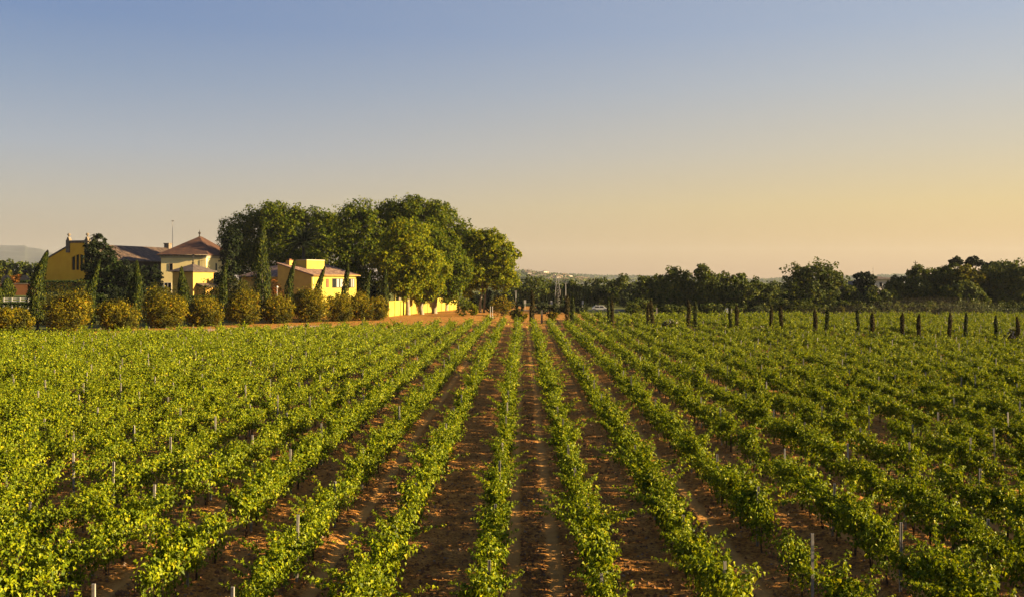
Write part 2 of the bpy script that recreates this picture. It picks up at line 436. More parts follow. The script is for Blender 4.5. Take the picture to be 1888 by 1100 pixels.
# ------------------------------------------------------------------ leaf clouds
LEAF2 = np.array([(0, -0.5, 0), (-0.54, -0.16, 0.24), (-0.20, 0.16, 0.08), (0, 0.62, -0.10), (0.20, 0.16, 0.08), (0.54, -0.16, 0.24)])
LEAF2F = np.array([(0, 3, 2, 1), (0, 5, 4, 3)])
CARD = np.array([(0, -0.5, 0), (-0.42, 0.0, 0.10), (0, 0.5, 0.0), (0.42, 0.0, 0.10)])
CARDF = np.array([(0, 3, 2, 1)])
def unit(v): return v / (np.linalg.norm(v, axis=-1, keepdims=True) + 1e-9)
def add_leaves(mb, C, Nn, size, rng, T=None, shape='card', aspect=1.0, mat=0):
    C = np.asarray(C); n = len(C)
    Nn = unit(Nn)
    if T is None: T = rng.normal(size=(n, 3))
    T = unit(T - (T * Nn).sum(1)[:, None] * Nn)
    B = np.cross(T, Nn)
    pts, fc = (LEAF2, LEAF2F) if shape == 'leaf' else (CARD, CARDF)
    size = np.broadcast_to(size, (n,))[:, None, None]
    v = C[:, None] + size * (pts[None, :, 0:1] * B[:, None] / aspect + pts[None, :, 1:2] * T[:, None] * aspect + pts[None, :, 2:3] * Nn[:, None])
    f = (np.arange(n)[:, None, None] * len(pts) + fc[None]).reshape(-1, 4)
    mb.add(v.reshape(-1, 3), f, mat, False)
def cloud(blobs, n, rng, clump=0.24, shell=0.5, per=26):
    """leaf positions gathered in clumps inside a set of ellipsoids (cx,cy,cz,rx,ry,rz)"""
    vol = np.array([(b[3] * b[4] * b[5]) ** 0.72 for b in blobs]); vol = vol / vol.sum()
    C, NN = [], []
    for b, w in zip(blobs, vol):
        k = max(4, int(n * w / per))
        d = unit(rng.normal(size=(k, 3)))
        r = shell + (1 - shell) * rng.random(k) ** 0.7
        r *= 0.82 + 0.34 * rng.random(k)
        rad = np.array(b[3:6])
        cc = np.array(b[:3]) + d * r[:, None] * rad
        m = rng.poisson(per, k)
        idx = np.repeat(np.arange(k), m)
        gq = rng.normal(size=(len(idx), 3)); gq *= np.minimum(1, 1.75 / (np.linalg.norm(gq, axis=1)[:, None] + 1e-6))
        off = gq * (clump * 0.52) * rad.mean() * (0.6 + 0.8 * rng.random(k))[idx][:, None]
        off[:, 2] *= 0.8
        C.append(cc[idx] + off)
        NN.append(unit(off) * 0.7 + d[idx] * 0.5 + rng.normal(size=off.shape) * 0.55 + np.array([0, 0, 0.25]))
    return np.concatenate(C), np.concatenate(NN)

def limbs(mb, base, blobs, r0, rng, split=0.45, lean=None, mat=0):
    """a tapered trunk with limbs running into the crown"""
    base = np.array(base, float)
    top = np.mean([b[:3] for b in blobs], axis=0)
    if lean is not None: top = top + np.array(lean)
    zt = min(b[2] - b[5] * 0.55 for b in blobs)
    f = np.clip((zt - base[2]) / max(0.5, top[2] - base[2]), 0.2, 0.8)
    fork = base + (top - base) * f
    fork[:2] = base[:2] + (top[:2] - base[:2]) * f * 0.6
    mid = (base + fork) / 2 + np.append(rng.normal(size=2) * r0 * 0.5, 0)
    pts = [base - np.array([0, 0, 0.4]), base + (mid - base) * 0.15, mid, fork]
    mb.tube(pts, [r0 * 1.5, r0 * 1.08, r0 * 0.86, r0 * 0.72], 8, mat)
    for b in blobs:
        e = np.array(b[:3]) + np.append(rng.normal(size=2) * 0.15 * b[3], b[5] * 0.3)
        m = fork + (e - fork) * 0.5 + np.append(rng.normal(size=2) * 0.08 * b[3], 0.1 * b[5])
        mb.tube([fork - np.array([0, 0, 0.1]), m, e], [r0 * 0.5, r0 * 0.30, r0 * 0.08], 6, mat)

def blobs_px(lst, Y, dy=1.0):
    out = []
    for t in lst:
        px, py, rx, ry = t[:4]
        yy = Y + (t[4] if len(t) > 4 else 0)
        x, y, z = P(px, py, yy)
        out.append((x, y, z, rx / FPX * yy, rx / FPX * yy * dy, ry / FPX * yy))
    return out
def tree(name, base, blobs, n, size, leaf, bark, label, cat, group=None, r0=0.4, seed=0, clump=0.24, shell=0.5, aspect=1.0, extra=None, lean=None, per=26, fill=0.0):
    rng = np.random.default_rng(seed)
    base = (base[0], base[1], G(base[0], base[1]))
    root = empty(name, base, label, cat, group)
    loc = np.array(base)
    bl = [(b[0]-loc[0], b[1]-loc[1], b[2]-loc[2], b[3], b[4], b[5]) for b in blobs]
    tb = MB(); limbs(tb, (0, 0, 0), bl, r0, rng, lean=lean)
    if extra is not None: extra(tb)
    tb.build("trunk", M[bark], root)
    C, NN = cloud(bl, n, rng, clump, shell, per)
    if fill:
        C2, N2 = cloud([(b[0], b[1], b[2], b[3] * 0.72, b[4] * 0.72, b[5] * 0.72) for b in bl], int(n * fill), rng, 0.5, 0.1, per)
        C = np.concatenate([C, C2]); NN = np.concatenate([NN, N2])
    keep = C[:, 2] > 0.05
    C, NN = C[keep], NN[keep]
    cb = MB(); add_leaves(cb, C, NN, size * (0.6 + 0.8 * rng.random(len(C))), rng, aspect=aspect, shape='leaf')
    cb.build("crown", M[leaf], root)
    return root

# ------------------------------------------------------------------ grapevines
def make_vine(rng, vigor):
    """one plant, local frame: row along y, ground at z = 0; returns leaf arrays and wood mesh"""
    C, NN, TT, SZ = [], [], [], []
    wood = MB()
    bend = rng.normal(size=2) * 0.03
    wood.tube([(0, 0, -0.1), (bend[0], bend[1], 0.4), (0, 0, 0.82)], [0.032, 0.026, 0.022], 5)
    wood.tube([(0, -0.72, 0.86), (0, 0, 0.82), (0, 0.72, 0.86)], [0.010, 0.018, 0.010], 4)
    heads = [(yh + rng.normal() * 0.08, unit(np.array([rng.normal() * 0.26, rng.normal() * 0.30, 1.0]))) for yh in (-0.62, -0.22, 0.22, 0.62)]
    ns = int(18 * vigor + rng.integers(0, 5))
    for k in range(ns):
        hy_, hd = heads[int(rng.integers(0, 4))]
        o = np.array([rng.normal() * 0.05, hy_ + rng.normal() * 0.09, rng.uniform(0.88, 1.12)])
        wild = rng.random() < 0.30
        out = rng.normal() * (0.95 if wild else 0.30) + 0.04
        d = unit(hd + np.array([out, rng.normal() * 0.38, 0.15 if rng.random() > 0.15 else -0.7]) * 0.75)
        L = rng.uniform(0.42, 0.92) * (1.55 if wild else 1.0) * vigor
        g = rng.uniform(0.02, 0.22) if wild else rng.uniform(0.15, 0.55)
        m = int(L / 0.0215)
        s = np.linspace(0.05, L, m)
        pt = o + d * s[:, None] + np.array([0, 0, -1.0]) * (g * s ** 2)[:, None] + np.array([np.sign(out) * 0.12, 0, 0]) * (s ** 2)[:, None]
        if k % 3 == 0 and m > 3: wood.tube(pt[::max(1, m // 4)], 0.005, 3, cap=False)
        side = rng.normal(size=(m, 3)) * np.array([0.075, 0.075, 0.045]) * (1.15 - 0.6 * s / L)[:, None]
        c = pt + side
        size = (0.118 - 0.048 * (s / L) ** 2) * rng.uniform(0.7, 1.3, m)
        nn = unit(side) * 0.55 + rng.normal(size=(m, 3)) * 0.36 + np.array([np.sign(out) * 0.3, 0, 0.6])
        tt = unit(side) + np.array([0, 0, -0.7]) + rng.normal(size=(m, 3)) * 0.3
        C.append(c); NN.append(nn); TT.append(tt); SZ.append(size)
    # inner wall of foliage and hanging skirts
    m = int(430 * vigor)
    c = np.stack([rng.normal(size=m) * 0.17, rng.uniform(-0.8, 0.8, m), rng.uniform(0.64, 1.60, m)], -1)
    lump = vnoise(c[:, 1] * 2.2 + 30 * rng.random(), c[:, 2] * 2, 5)
    c[:, 2] -= 0.35 * lump
    C.append(c); NN.append(np.stack([np.sign(c[:, 0]) * 0.8, rng.normal(size=m) * 0.4, 0.35 + rng.normal(size=m) * 0.4], -1))
    TT.append(np.tile([0, 0, -1.0], (m, 1)) + rng.normal(size=(m, 3)) * 0.4); SZ.append(rng.uniform(0.085, 0.145, m))
    C = np.concatenate(C); keep = C[:, 2] > 0.12
    return C[keep], np.concatenate(NN)[keep], np.concatenate(TT)[keep], np.concatenate(SZ)[keep], wood

VN = 14
LOOKS = ["bushy", "leafy", "dense", "upright", "spreading", "straggly", "tall", "compact", "long-shooted", "full", "loose", "ragged", "thick", "open"]
variants = []
for k in range(VN):
    rng = np.random.default_rng(100 + k)
    vig = {"compact": 0.72, "loose": 0.80, "straggly": 0.80, "open": 0.62, "ragged": 0.85, "tall": 1.28, "long-shooted": 1.38, "dense": 1.15, "thick": 1.15}.get(LOOKS[k], 1.0)
    C, NN, TT, SZ, wood = make_vine(rng, vig)
    fb = MB(); add_leaves(fb, C, NN, SZ, rng, TT, 'leaf')
    variants.append(dict(arr=(C, NN, TT, SZ), fol=fb.mesh("foliage", M['vine']), wood=wood.mesh("trunk", M['vine_wood'])))
sb = MB(); sb.tube([(0.04, 0.05, -0.2), (0.045, 0.05, 1.25)], 0.013, 5); STAKE = sb.mesh("stake", M['stake'])
pb = MB()
prof = [(-0.035, -0.025), (0.035, -0.025), (0.035, 0.025), (0.022, 0.025), (0.022, -0.012), (-0.022, -0.012), (-0.022, 0.025), (-0.035, 0.025)]
pb.prism(prof, -0.4, 1.82, 'z')
for z in (0.7, 1.05, 1.35, 1.6): pb.box((-0.045, -0.012, z), (-0.0352, 0.012, z + 0.03)); pb.box((0.0352, -0.012, z), (0.045, 0.012, z + 0.03))
POST = pb.mesh("trellis_post", M['post'])

def in_plot(x, y):
    if scyp(x, y) < -1.6:
        if x < -8: return tleft(x, y) < -1
        return y < 196 + 1.5 * math.sin(x)
    return x > 8 and scyp(x, y) > 4.5 and y < 216
def in_frame(x, y, m=0.0):
    px = (x / y) * FPX + VPX
    return -m < px < 1888 + m
rr = np.random.default_rng(5)
plants, posts = [], []
for i in range(-40, 62):
    x = ROW0 + PITCH * i
    ph = rr.uniform(0, 1.5)
    j = int(rr.integers(0, 4))
    y = 19.5 + ph
    while y < 218:
        lim = y * (1000 / FPX) + 4
        xr = y * (950 / FPX) + 14
        if -lim < x < xr and in_plot(x, y):
            if rr.random() > 0.035:
                plants.append((x + rr.normal() * 0.05, y + rr.normal() * 0.1, i, y))
            if j % 4 == 0: posts.append((x + rr.normal() * 0.03, y + 0.75, i, y))
        y += 1.5; j += 1
def visible(x, y): return in_frame(x, y, -4) and (HY + (CAMZ - 1.5) / y * FPX) < 1098
vis = sorted([p for p in plants if visible(p[0], p[1])], key=lambda p: p[1])
near_vines = set(id(p) for p in vis[:300])
ORD = ["first", "second", "third", "fourth", "fifth", "sixth", "seventh", "eighth", "ninth", "tenth", "eleventh", "twelfth", "thirteenth", "fourteenth", "fifteenth", "sixteenth", "seventeenth", "eighteenth", "nineteenth", "twentieth"]
for a in ("twenty", "thirty", "forty", "fifty"):
    ORD += [a + "-" + b for b in ORD[:9]] + [{"twenty": "thirtieth", "thirty": "fortieth", "forty": "fiftieth", "fifty": "sixtieth"}[a]]
def rowname(i): return (ORD[i] + " row right") if i >= 0 else (ORD[-i - 1] + " row left")
cnt = {}
for p in sorted(vis[:300], key=lambda p: p[1]):
    x, y, i, _ = p
    k = cnt.get(i, 0); cnt[i] = k + 1
    v = int(rr.integers(0, VN))
    o = empty("grapevine", (x, y, 0.04), f"{LOOKS[v]} grapevine, {ORD[k]} from the near end, {rowname(i)} of the middle lane",
              "grapevine", "grapevines standing in rows", rz=(math.pi if rr.random() < 0.5 else 0) + rr.normal() * 0.06)
    s = rr.uniform(0.80, 1.14) + 0.22 * (float(vnoise(x * 0.35, y * 0.22, 51)) - 0.4); o.scale = (s * rr.uniform(0.95, 1.1), s, s)
    for nm, me in (("foliage", variants[v]['fol']), ("trunk", variants[v]['wood']), ("stake", STAKE)):
        c = bpy.data.objects.new(nm, me); COL.objects.link(c); c.parent = o
# the remaining vines: one mass
fb = MB(); wb = 0
for p in plants:
    if id(p) in near_vines: continue
    x, y, i, _ = p
    C, NN, TT, SZ = variants[int(rr.integers(0, VN))]['arr']
    keepn = 1.0 if y < 50 else max(0.11, (50.0 / y) ** 1.3)
    if not in_frame(x, y, 120): keepn *= 0.4
    sel = rr.random(len(C)) < keepn
    n = int(sel.sum()); s = rr.uniform(0.80, 1.14) + 0.22 * (float(vnoise(x * 0.35, y * 0.22, 51)) - 0.4)
    fl = -1.0 if rr.random() < 0.5 else 1.0
    mul = np.array([fl, fl, 1.0])
    grow = min(2.4, keepn ** -0.42) if in_frame(x, y, 120) else 1.5
    add_leaves(fb, C[sel] * mul * s + np.array([x, y, 0.03]), NN[sel] * mul, SZ[sel] * s * grow, rr, TT[sel] * mul,
               'leaf' if y < 80 else 'card', mat=0)
    if y < 150 and in_frame(x, y, 60):
        fb.tube([(x, y, -0.1), (x, y, 0.84)], [0.03, 0.022], 4, 1, cap=False)
        fb.tube([(x + 0.05, y + 0.05, -0.1), (x + 0.05, y + 0.05, 1.28)], 0.014, 3, 2, cap=False)
vm = fb.build("grapevine_rows", [M['vine'], M['vine_wood'], M['stake']])
tag(vm, "long rows of green grapevines filling the field beyond the nearest plants", "grapevines", "grapevines standing in rows", 'stuff')
# trellis posts
pvis = sorted([p for p in posts if visible(p[0], p[1])], key=lambda p: p[1])
pn = set(id(p) for p in pvis[:300])
cnt = {}
for p in pvis[:300]:
    x, y, i, _ = p
    k = cnt.get(i, 0); cnt[i] = k + 1
    o = bpy.data.objects.new("trellis_post", POST); COL.objects.link(o)
    o.location = (x, y, 0.02); o.rotation_euler = (rr.normal() * 0.02, rr.normal() * 0.02, rr.choice([0, math.pi]) + rr.normal() * 0.1)
    o.scale = (1, 1, rr.uniform(0.90, 1.12))
    tag(o, f"thin grey post, {ORD[k]} from the near end, {rowname(i)} of the middle lane", "trellis post", "trellis posts along the vine rows")
fb = MB()
for p in posts:
    if id(p) in pn or not in_frame(p[0], p[1], 60): continue
    x, y, i, _ = p
    h = 1.82 * rr.uniform(0.90, 1.12)
    fb.box((-0.035, -0.025, -0.3), (0.035, 0.025, h), 0, rr.normal() * 0.1, (x, y, 0))
pm = fb.build("trellis_posts", M['post'])
tag(pm, "thin grey trellis posts standing among the far vine rows", "trellis posts", "trellis posts along the vine rows", 'stuff')
# clods and pebbles in the near lanes
rng = np.random.default_rng(12)
fb = MB()
OCT = np.array([(1,0,0),(0,1,0),(-1,0,0),(0,-1,0),(0,0,0.8),(0,0,-0.5)], float)
OCTF = np.array([(0,1,4),(1,2,4),(2,3,4),(3,0,4),(1,0,5),(2,1,5),(3,2,5),(0,3,5)])
nC = 60000
yy = 22 + 50 * rng.random(nC) ** 1.6
xx = rng.uniform(-1, 1, nC) * yy * 0.55
kk = np.round((xx - 0.53) / PITCH); l = xx - 0.53 - PITCH * kk
for off in (-0.80, 0.44):
    m_ = (np.abs(l - off) < 0.22) & (kk % 2 == 0)
    l[m_] = rng.uniform(-0.6, 0.1, m_.sum())
xx = 0.53 + PITCH * kk + l
sz = 0.014 + 0.058 * rng.random(nC) ** 3
jit = 1 + 0.35 * rng.normal(size=(nC, 6, 1))
vv = OCT[None] * jit * sz[:, None, None]
zz = 0.10 * np.exp(-(((PITCH / 2) - np.abs(l)) / 0.42) ** 2) + (vnoise(xx * 1.7, yy * 1.7, 1) - 0.5) * 0.035
vv = vv + np.stack([xx, yy, zz + sz * 0.2], -1)[:, None]
peb = rng.random(nC) < 0.10
for flag, mi in ((False, 0), (True, 1)):
    s_ = peb == flag
    n = int(s_.sum())
    fb.add(vv[s_].reshape(-1, 3), (np.arange(n)[:, None, None] * 6 + OCTF[None]).reshape(-1, 3), mi)
tag(fb.build("soil_clods", [M['clod'], M['dryleaf']]), "crumbly soil clods and pebbles scattered over the lanes", "soil clods", None, 'stuff')

# ------------------------------------------------------------------ cypresses
def cypress(px, top, Y, wpx, label, cat="cypress", group=None, leaf='cypress', bend=0.0, n=900, seed=0, name="cypress_tree", double=False, size=None, x=None, blunt=False):
    rng = np.random.default_rng(seed)
    x = (px - VPX) / FPX * Y if x is None else x
    z0 = G(x, Y)
    h = CAMZ - (top - HY) / FPX * Y - z0
    w = wpx * 1.12 / FPX * Y / 2
    root = empty(name, (x, Y, z0), label, cat, group)
    ax = lambda t: np.stack([2.3 * bend * h * np.clip(t - 0.45, 0, 1) ** 1.8 + 0.012 * h * np.sin(t * 7 + seed), 0 * t, t * h], -1)
    tb = MB(); t = np.linspace(0, 0.9, 7); pts = ax(t); pts[0, 2] = -0.3
    tb.tube(pts, np.linspace(max(0.06, w * 0.16), 0.02, 7), 6); tb.build("trunk", M['darkbark'], root)
    cb = MB()
    ks = [(0, 0, 1.0, 1.0)] if not double else [(0, 0, 1.0, 0.75), (-0.9 * w, 0.3 * w, 0.72, 0.6)]
    for ox, oy, hs, ws in ks:
        m = int(n * 2.0 * hs)
        t = 0.06 + 0.94 * rng.random(m) ** 0.9
        prof_ = np.minimum(1.0, (t / 0.16) ** 0.6 * 0.4 + 0.6) * np.clip((1 - t) / 0.55, 0, 1) ** 0.62
        if blunt: prof_ = np.clip((1 - t) / 0.16, 0, 1) ** 0.6 * (0.85 + 0.25 * vnoise(t * 9, t * 0, seed))
        a = rng.random(m) * 2 * math.pi
        lump = 0.72 + 0.5 * vnoise(a * 1.6 + 20 * ox, t * h / (w * 1.6 + 0.2), seed + 1)
        r = w * ws * prof_ * lump * (0.35 + 0.65 * rng.random(m) ** 0.45)
        c = ax(t * hs) + np.stack([r * np.cos(a) + ox, r * np.sin(a) + oy, 0 * t], -1)
        nn = np.stack([np.cos(a), np.sin(a), 0.15 + 0 * a], -1) + rng.normal(size=(m, 3)) * 0.45
        tt = np.stack([0.35 * np.cos(a) + bend, 0.35 * np.sin(a), 1 + 0 * a], -1) + rng.normal(size=(m, 3)) * 0.18
        sz_ = (size or 0.34) * (0.6 + 0.8 * rng.random(m))
        add_leaves(cb, c, nn, sz_, rng, tt, 'card', aspect=1.5)
    cb.build("crown", M[leaf], root)
    return root
EST = "wind-bent cypresses between the estate shrubs"
cypress(68, 463, 166, 28, "dark cypress curling over at the tip, before the barn's left corner", group=EST, bend=0.16, n=1700, seed=1)
cypress(168, 481, 172, 18, "slim cypress leaning right before the black conifer", group=EST, bend=0.16, n=900, seed=2)
cypress(251, 481, 178, 25, "two-stemmed cypress before the barn roof, between two golden shrubs", group=EST, n=1300, seed=3, double=True, bend=0.02)
cypress(336, 493, 184, 22, "sunlit cypress standing before the small yellow tower", group=EST, n=1100, seed=4, bend=0.0)
cypress(411, 483, 190, 16, "thin dark cypress between the yellow tower and the tallest cypress", group=EST, n=800, seed=5, bend=0.10)
cypress(482, 402, 200, 31, "tallest cypress, rising far above the yellow house roof", group=EST, n=2600, seed=6, double=False, bend=0.02)
cypress(534, 480, 203, 15, "narrow cypress curving right before the shaded ochre side wall of the house", group=EST, n=800, seed=7, bend=0.10)
cypress(586, 492, 206, 15, "forked cypress at the corner of the bright yellow facade", group=EST, n=700, seed=8, bend=0.16)
cypress(636, 488, 209, 14, "narrow cypress between the two white-curtained windows", group=EST, n=700, seed=9, bend=0.08)
cypress(672, 498, 212, 15, "shaded cypress just right of the yellow house", group=EST, n=700, seed=10, bend=0.18)
cypress(709, 494, 216, 14, "dim cypress at the left end of the yellow boundary wall", group=EST, n=700, seed=11, bend=0.05)
cypress(14, 514, 205, 26, "clipped cone-shaped conifer beside the terracotta wall", "conifer", n=900, seed=12, name="cone_conifer")
cypress(-3, 530, 196, 22, "small clipped conifer cut by the left edge of the photo", "conifer", n=500, seed=13, name="cone_conifer")
cypress(213, 530, 212, 12, "small dim clipped conifer below the dark evergreen trees", "conifer", leaf='dark', n=400, seed=14, name="cone_conifer")
cypress(903, 535, 258, 13, "black cypress behind the leaning plane trunks", leaf='dark', n=600, seed=15)
cypress(981, 537, 196, 9, "slender dark cypress standing alone at the end of the middle lane", n=700, seed=16, leaf='cypress_brown')
PAIRS = [((1046, 543), (1055, 546)), ((1122, 548), (1128, 553)), ((1195, 558), (1202, 553)), ((1269, 553), (1282, 553)), ((1346, 558), (1358, 561)),
         ((1422, 565), (1441, 564)), ((1503, 570), (1525, 567)), ((1582, 571), (1608, 577)), ((1664, 577), (1694, 579)), ((1751, 577), (1781, 577)), ((1836, 582), (1877, 584))]
for k, pr in enumerate(PAIRS):
    for side, (px, top) in zip(("left", "right"), pr):
        sl = (px - VPX) / FPX                       # meet the sight line with the cypress line
        Y = (CY0 + (0.4 if side == "left" else -0.4)) / (sl * 0.74 + 0.672)
        cypress(px, top, Y, 5.4 + 1.8 * rr.random(), f"thin post-like cypress, {side} one of the {ORD[k]} pair from the left along the vineyard path", group="pairs of thin cypresses along the vineyard path",
                leaf='cypress_brown' if (k * 2 + (side == 'left')) % 3 else 'cypress', n=620, seed=40 + 2 * k + (side == 'left'), size=0.18, blunt=True, bend=float(rr.normal() * 0.03))
for k, (px, top, Y, w, lb) in enumerate([(1007, 541, 262, 5, "small far cypress just right of the lone lane-end cypress"), (1022, 543, 258, 7, "small far cypress left of the lattice pylon"),
        (1036, 536, 262, 7, "far cypress just right of the lattice pylon"), (1064, 540, 268, 8, "far dark cypress right of the nearest thin pair"), (1070, 538, 275, 5, "faint far cypress close to the white roadside post"),
        (953, 548, 262, 5, "little far cypress beside the right edge of the plane trees"), (963, 549, 262, 5, "little far cypress beside the pale van")]):
    cypress(px, top, Y, w, lb, group="far cypresses before the dark trees", leaf='dark', n=260, seed=80 + k, size=0.3)

# ------------------------------------------------------------------ estate shrubs
SHR = "round golden shrubs along the field edge"
def shrub(px, top, base, hw, Y, label, leaf='oleander', group=SHR, n=2600, seed=0, name="round_shrub", cat="shrub", size=0.26, lump=6):
    rng = np.random.default_rng(seed + 500)
    x = (px - VPX) / FPX * Y
    z0 = G(x, Y)
    zt = CAMZ - (top - HY) / FPX * Y
    rx = hw / FPX * Y
    h = zt - z0
    bl = [(x, Y, z0 + h * 0.48, rx * 0.92, rx * 0.8, h * 0.50), (x, Y, z0 + h * 0.25, rx * 0.85, rx * 0.75, h * 0.28)]
    for k in range(lump):
        a = rng.uniform(0, 2 * math.pi)
        bl.append((x + rx * 0.5 * math.cos(a), Y + rx * 0.45 * math.sin(a), z0 + h * rng.uniform(0.35, 0.72), rx * 0.48, rx * 0.45, h * 0.28))
    rt = tree(name, (x, Y), bl, n, size, leaf, 'darkbark', label, cat, group, r0=0.10, seed=seed, clump=0.30, shell=0.66, aspect=1.25, per=14, fill=0.35)
    rt.children[0].name = "stems"; rt.children[1].name = "foliage"
    return rt
for a in [(22, 567, 609, 39, 160, "low golden shrub cut by the left edge of the photo"), (123, 534, 608, 46, 166, "large golden orange shrub before the barn's ochre gable"),
          (219, 553, 607, 41, 172, "golden shrub before the dark evergreen trees"), (302, 531, 603, 43, 180, "tall orange-tipped golden shrub left of the small tower"),
          (376, 547, 601, 37, 187, "low golden shrub right of the tower's cypress"), (449, 530, 598, 34, 193, "golden brown shrub left of the tallest cypress"),
          (512, 544, 596, 32, 199, "rounded olive shrub before the tallest cypress"), (572, 527, 592, 33, 204, "olive golden shrub below the house corner"),
          (626, 540, 590, 26, 208, "ochre brown shrub below the white-curtained windows"), (667, 537, 588, 24, 212, "reddish brown shrub at the right of the yellow facade"), (695, 547, 587, 20, 214, "small reddish shrub touching the yellow boundary wall")]:
    shrub(a[0], a[1], a[2], a[3] * (0.96 if a[0] < 560 else 1.10), a[4] * 0.96, a[5], seed=int(a[0]), n=8000 if a[3] > 30 else 5600)
BACK = "shrubs behind the golden row"
shrub(292, 514, 560, 30, 200, "green shrub behind the orange-tipped one, left of the tower", 'shrub', BACK, 1500, 21)
shrub(392, 512, 560, 30, 205, "dark green shrub beside the little yellow lean-to", 'shrub', BACK, 1500, 22)
shrub(436, 500, 560, 22, 206, "yellow-green shrub left of the tallest cypress", 'shrub', BACK, 1200, 23)
shrub(508, 510, 560, 22, 207, "orange flowering shrub before the shaded ochre house wall", 'orange_shrub', BACK, 1300, 24)
shrub(452, 512, 560, 18, 210, "dull green shrub under the pink tiled wing", 'shrub', BACK, 900, 25)
shrub(150, 545, 580, 12, 176, "red-flowering shrub beside the large golden orange one", 'orange_shrub', BACK, 600, 26)
shrub(150, 512, 570, 12, 190, "light green conical shrub below the barn door", 'shrub', BACK, 700, 27)
shrub(925, 545, 582, 26, 240, "broad olive shrub right of the leaning plane trunks", 'oleander', None, 1500, 28)
shrub(951, 566, 592, 12, 205, "small green bush at the far end of the middle row", 'shrub', None, 500, 29)
shrub(964, 572, 594, 9, 203, "small golden bush beside the lone cypress", 'oleander', None, 400, 30)
shrub(1021, 572, 597, 12, 198, "small golden bush left of the first cypress pair", 'oleander', None, 500, 31)
shrub(855, 546, 580, 17, 232, "young dark sapling before the end of the yellow wall", 'plane', None, 700, 32, name="young_tree", cat="young tree")
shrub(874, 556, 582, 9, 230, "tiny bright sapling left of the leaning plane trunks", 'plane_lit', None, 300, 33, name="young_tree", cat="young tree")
for k, (px, by, w, lb) in enumerate([(1236, 597, 17, "white-flowered bush between the third and fourth cypress pairs"), (1400, 609, 17, "white-flowered bush left of the sixth cypress pair"), (1868, 611, 12, "white-flowered bush near the right edge, by the last cypress")]):
    Y = CY0 / ((px - VPX) / FPX * 0.74 + 0.672) + 1
    b = shrub(px, by - 9, by + 6, w, Y, lb, 'shrub', "white-flowered bushes along the vineyard path", 600, 60 + k, name="flowering_bush", cat="bush", size=0.25)
    rng = np.random.default_rng(70 + k); fbm = MB()
    rx = w / FPX * Y; zt = CAMZ - (by - 9 - HY) / FPX * Y
    d = unit(rng.normal(size=(90, 3))); d[:, 2] = np.abs(d[:, 2])
    c = d * np.array([rx, rx * 0.8, zt * 0.5]) + np.array([0, 0, zt * 0.52])
    add_leaves(fbm, c, d, 0.16, rng)
    fbm.build("flowers", M['flower'], b)
shrub(228, 528, 566, 34, 208, "dark green shrub mass below the dark evergreens", 'dark', BACK, 2200, 34)
shrub(185, 536, 570, 16, 200, "dark shrub behind the slim leaning cypress", 'hedge', BACK, 900, 35)
# hedges
def hedge(x0, x1, Y, z1, depth, label, seed, n=3000, leaf='hedge', name="clipped_hedge", size=0.3):
    rng = np.random.default_rng(seed)
    z0 = min(G(x0, Y), G(x1, Y))
    root = empty(name, ((x0 + x1) / 2, Y, z0), label, "hedge")
    c = np.stack([rng.uniform(-0.5, 0.5, n) * (x1 - x0), rng.uniform(-0.5, 0.5, n) * depth, rng.random(n) * (z1 - z0)], -1)
    ax = rng.integers(0, 3, n)
    c[ax == 1, 1] = -depth / 2 + rng.random((ax == 1).sum()) * 0.4
    c[ax == 2, 2] = (z1 - z0) * (1 - 0.06 * rng.random((ax == 2).sum()))
    c += rng.normal(size=c.shape) * 0.10
    b = MB(); add_leaves(b, c, rng.normal(size=c.shape) + np.array([0, -0.5, 0.5]), size, rng)
    b.build("foliage", M[leaf], root)
    t = MB()
    for k in range(9):
        xx_ = (k / 8 - 0.5) * (x1 - x0) * 0.96
        t.tube([(xx_, 0, -0.5), (xx_, 0, (z1 - z0) * 0.8)], 0.05, 4)
    t.build("stems", M['darkbark'], root)
    return root
xa, _, za = P(20, 520, 222); xb, _, _ = P(152, 520, 222)
hedge(xa, xb, 226, za + 0.2, 2.0, "tall dark clipped hedge running before the ochre barn", 1, 4200)
xa, _, za = P(-10, 558, 178); xb, _, _ = P(66, 558, 178)
hedge(xa, xb, 178, za, 1.6, "low dark hedge under the white rail fence", 2, 2600)
xa, _, za = P(182, 551, 184); xb, _, _ = P(262, 551, 184)
hedge(xa, xb, 187, za - 0.3, 1.6, "low green hedge behind the second golden shrub", 3, 2200, 'shrub')
xa, _, za = P(345, 546, 196); xb, _, _ = P(396, 546, 196)
hedge(xa, xb, 196, za, 2.0, "rounded green hedge at the foot of the small tower", 4, 1800, 'hedge')

# ------------------------------------------------------------------ estate trees
PL = "big plane trees of the grove"
def plane(px, Y, blobs, label, n=9000, leaf='plane', r0=0.5, seed=0, **kw):
    x = (px - VPX) / FPX * Y
    return tree("plane_tree", (x, Y), blobs_px(blobs, Y), int(n * 1.45), 0.50, leaf, 'bark', label, "tree", PL, r0=r0, seed=seed, clump=0.27, shell=0.50, per=30, fill=0.45, **kw)
plane(440, 290, [(438, 440, 36, 44), (418, 482, 24, 40), (470, 412, 34, 36), (462, 480, 40, 44), (500, 395, 26, 24)], "leftmost plane tree, next to the villa's red roof", 9500, seed=1)
plane(520, 285, [(505, 402, 34, 32), (535, 420, 34, 36), (515, 465, 42, 48), (548, 402, 24, 22)], "plane tree rising behind the tallest cypress", 8500, seed=2)
plane(585, 286, [(580, 408, 22, 26), (598, 430, 30, 40), (575, 470, 40, 50), (612, 410, 20, 24)], "lower plane tree in the dip of the grove's outline", 7000, seed=3)
plane(655, 264, [(650, 410, 36, 38), (680, 405, 32, 32), (640, 460, 42, 52), (690, 460, 40, 50), (655, 520, 40, 30)], "plane tree behind the right end of the yellow house", 10500, seed=4)
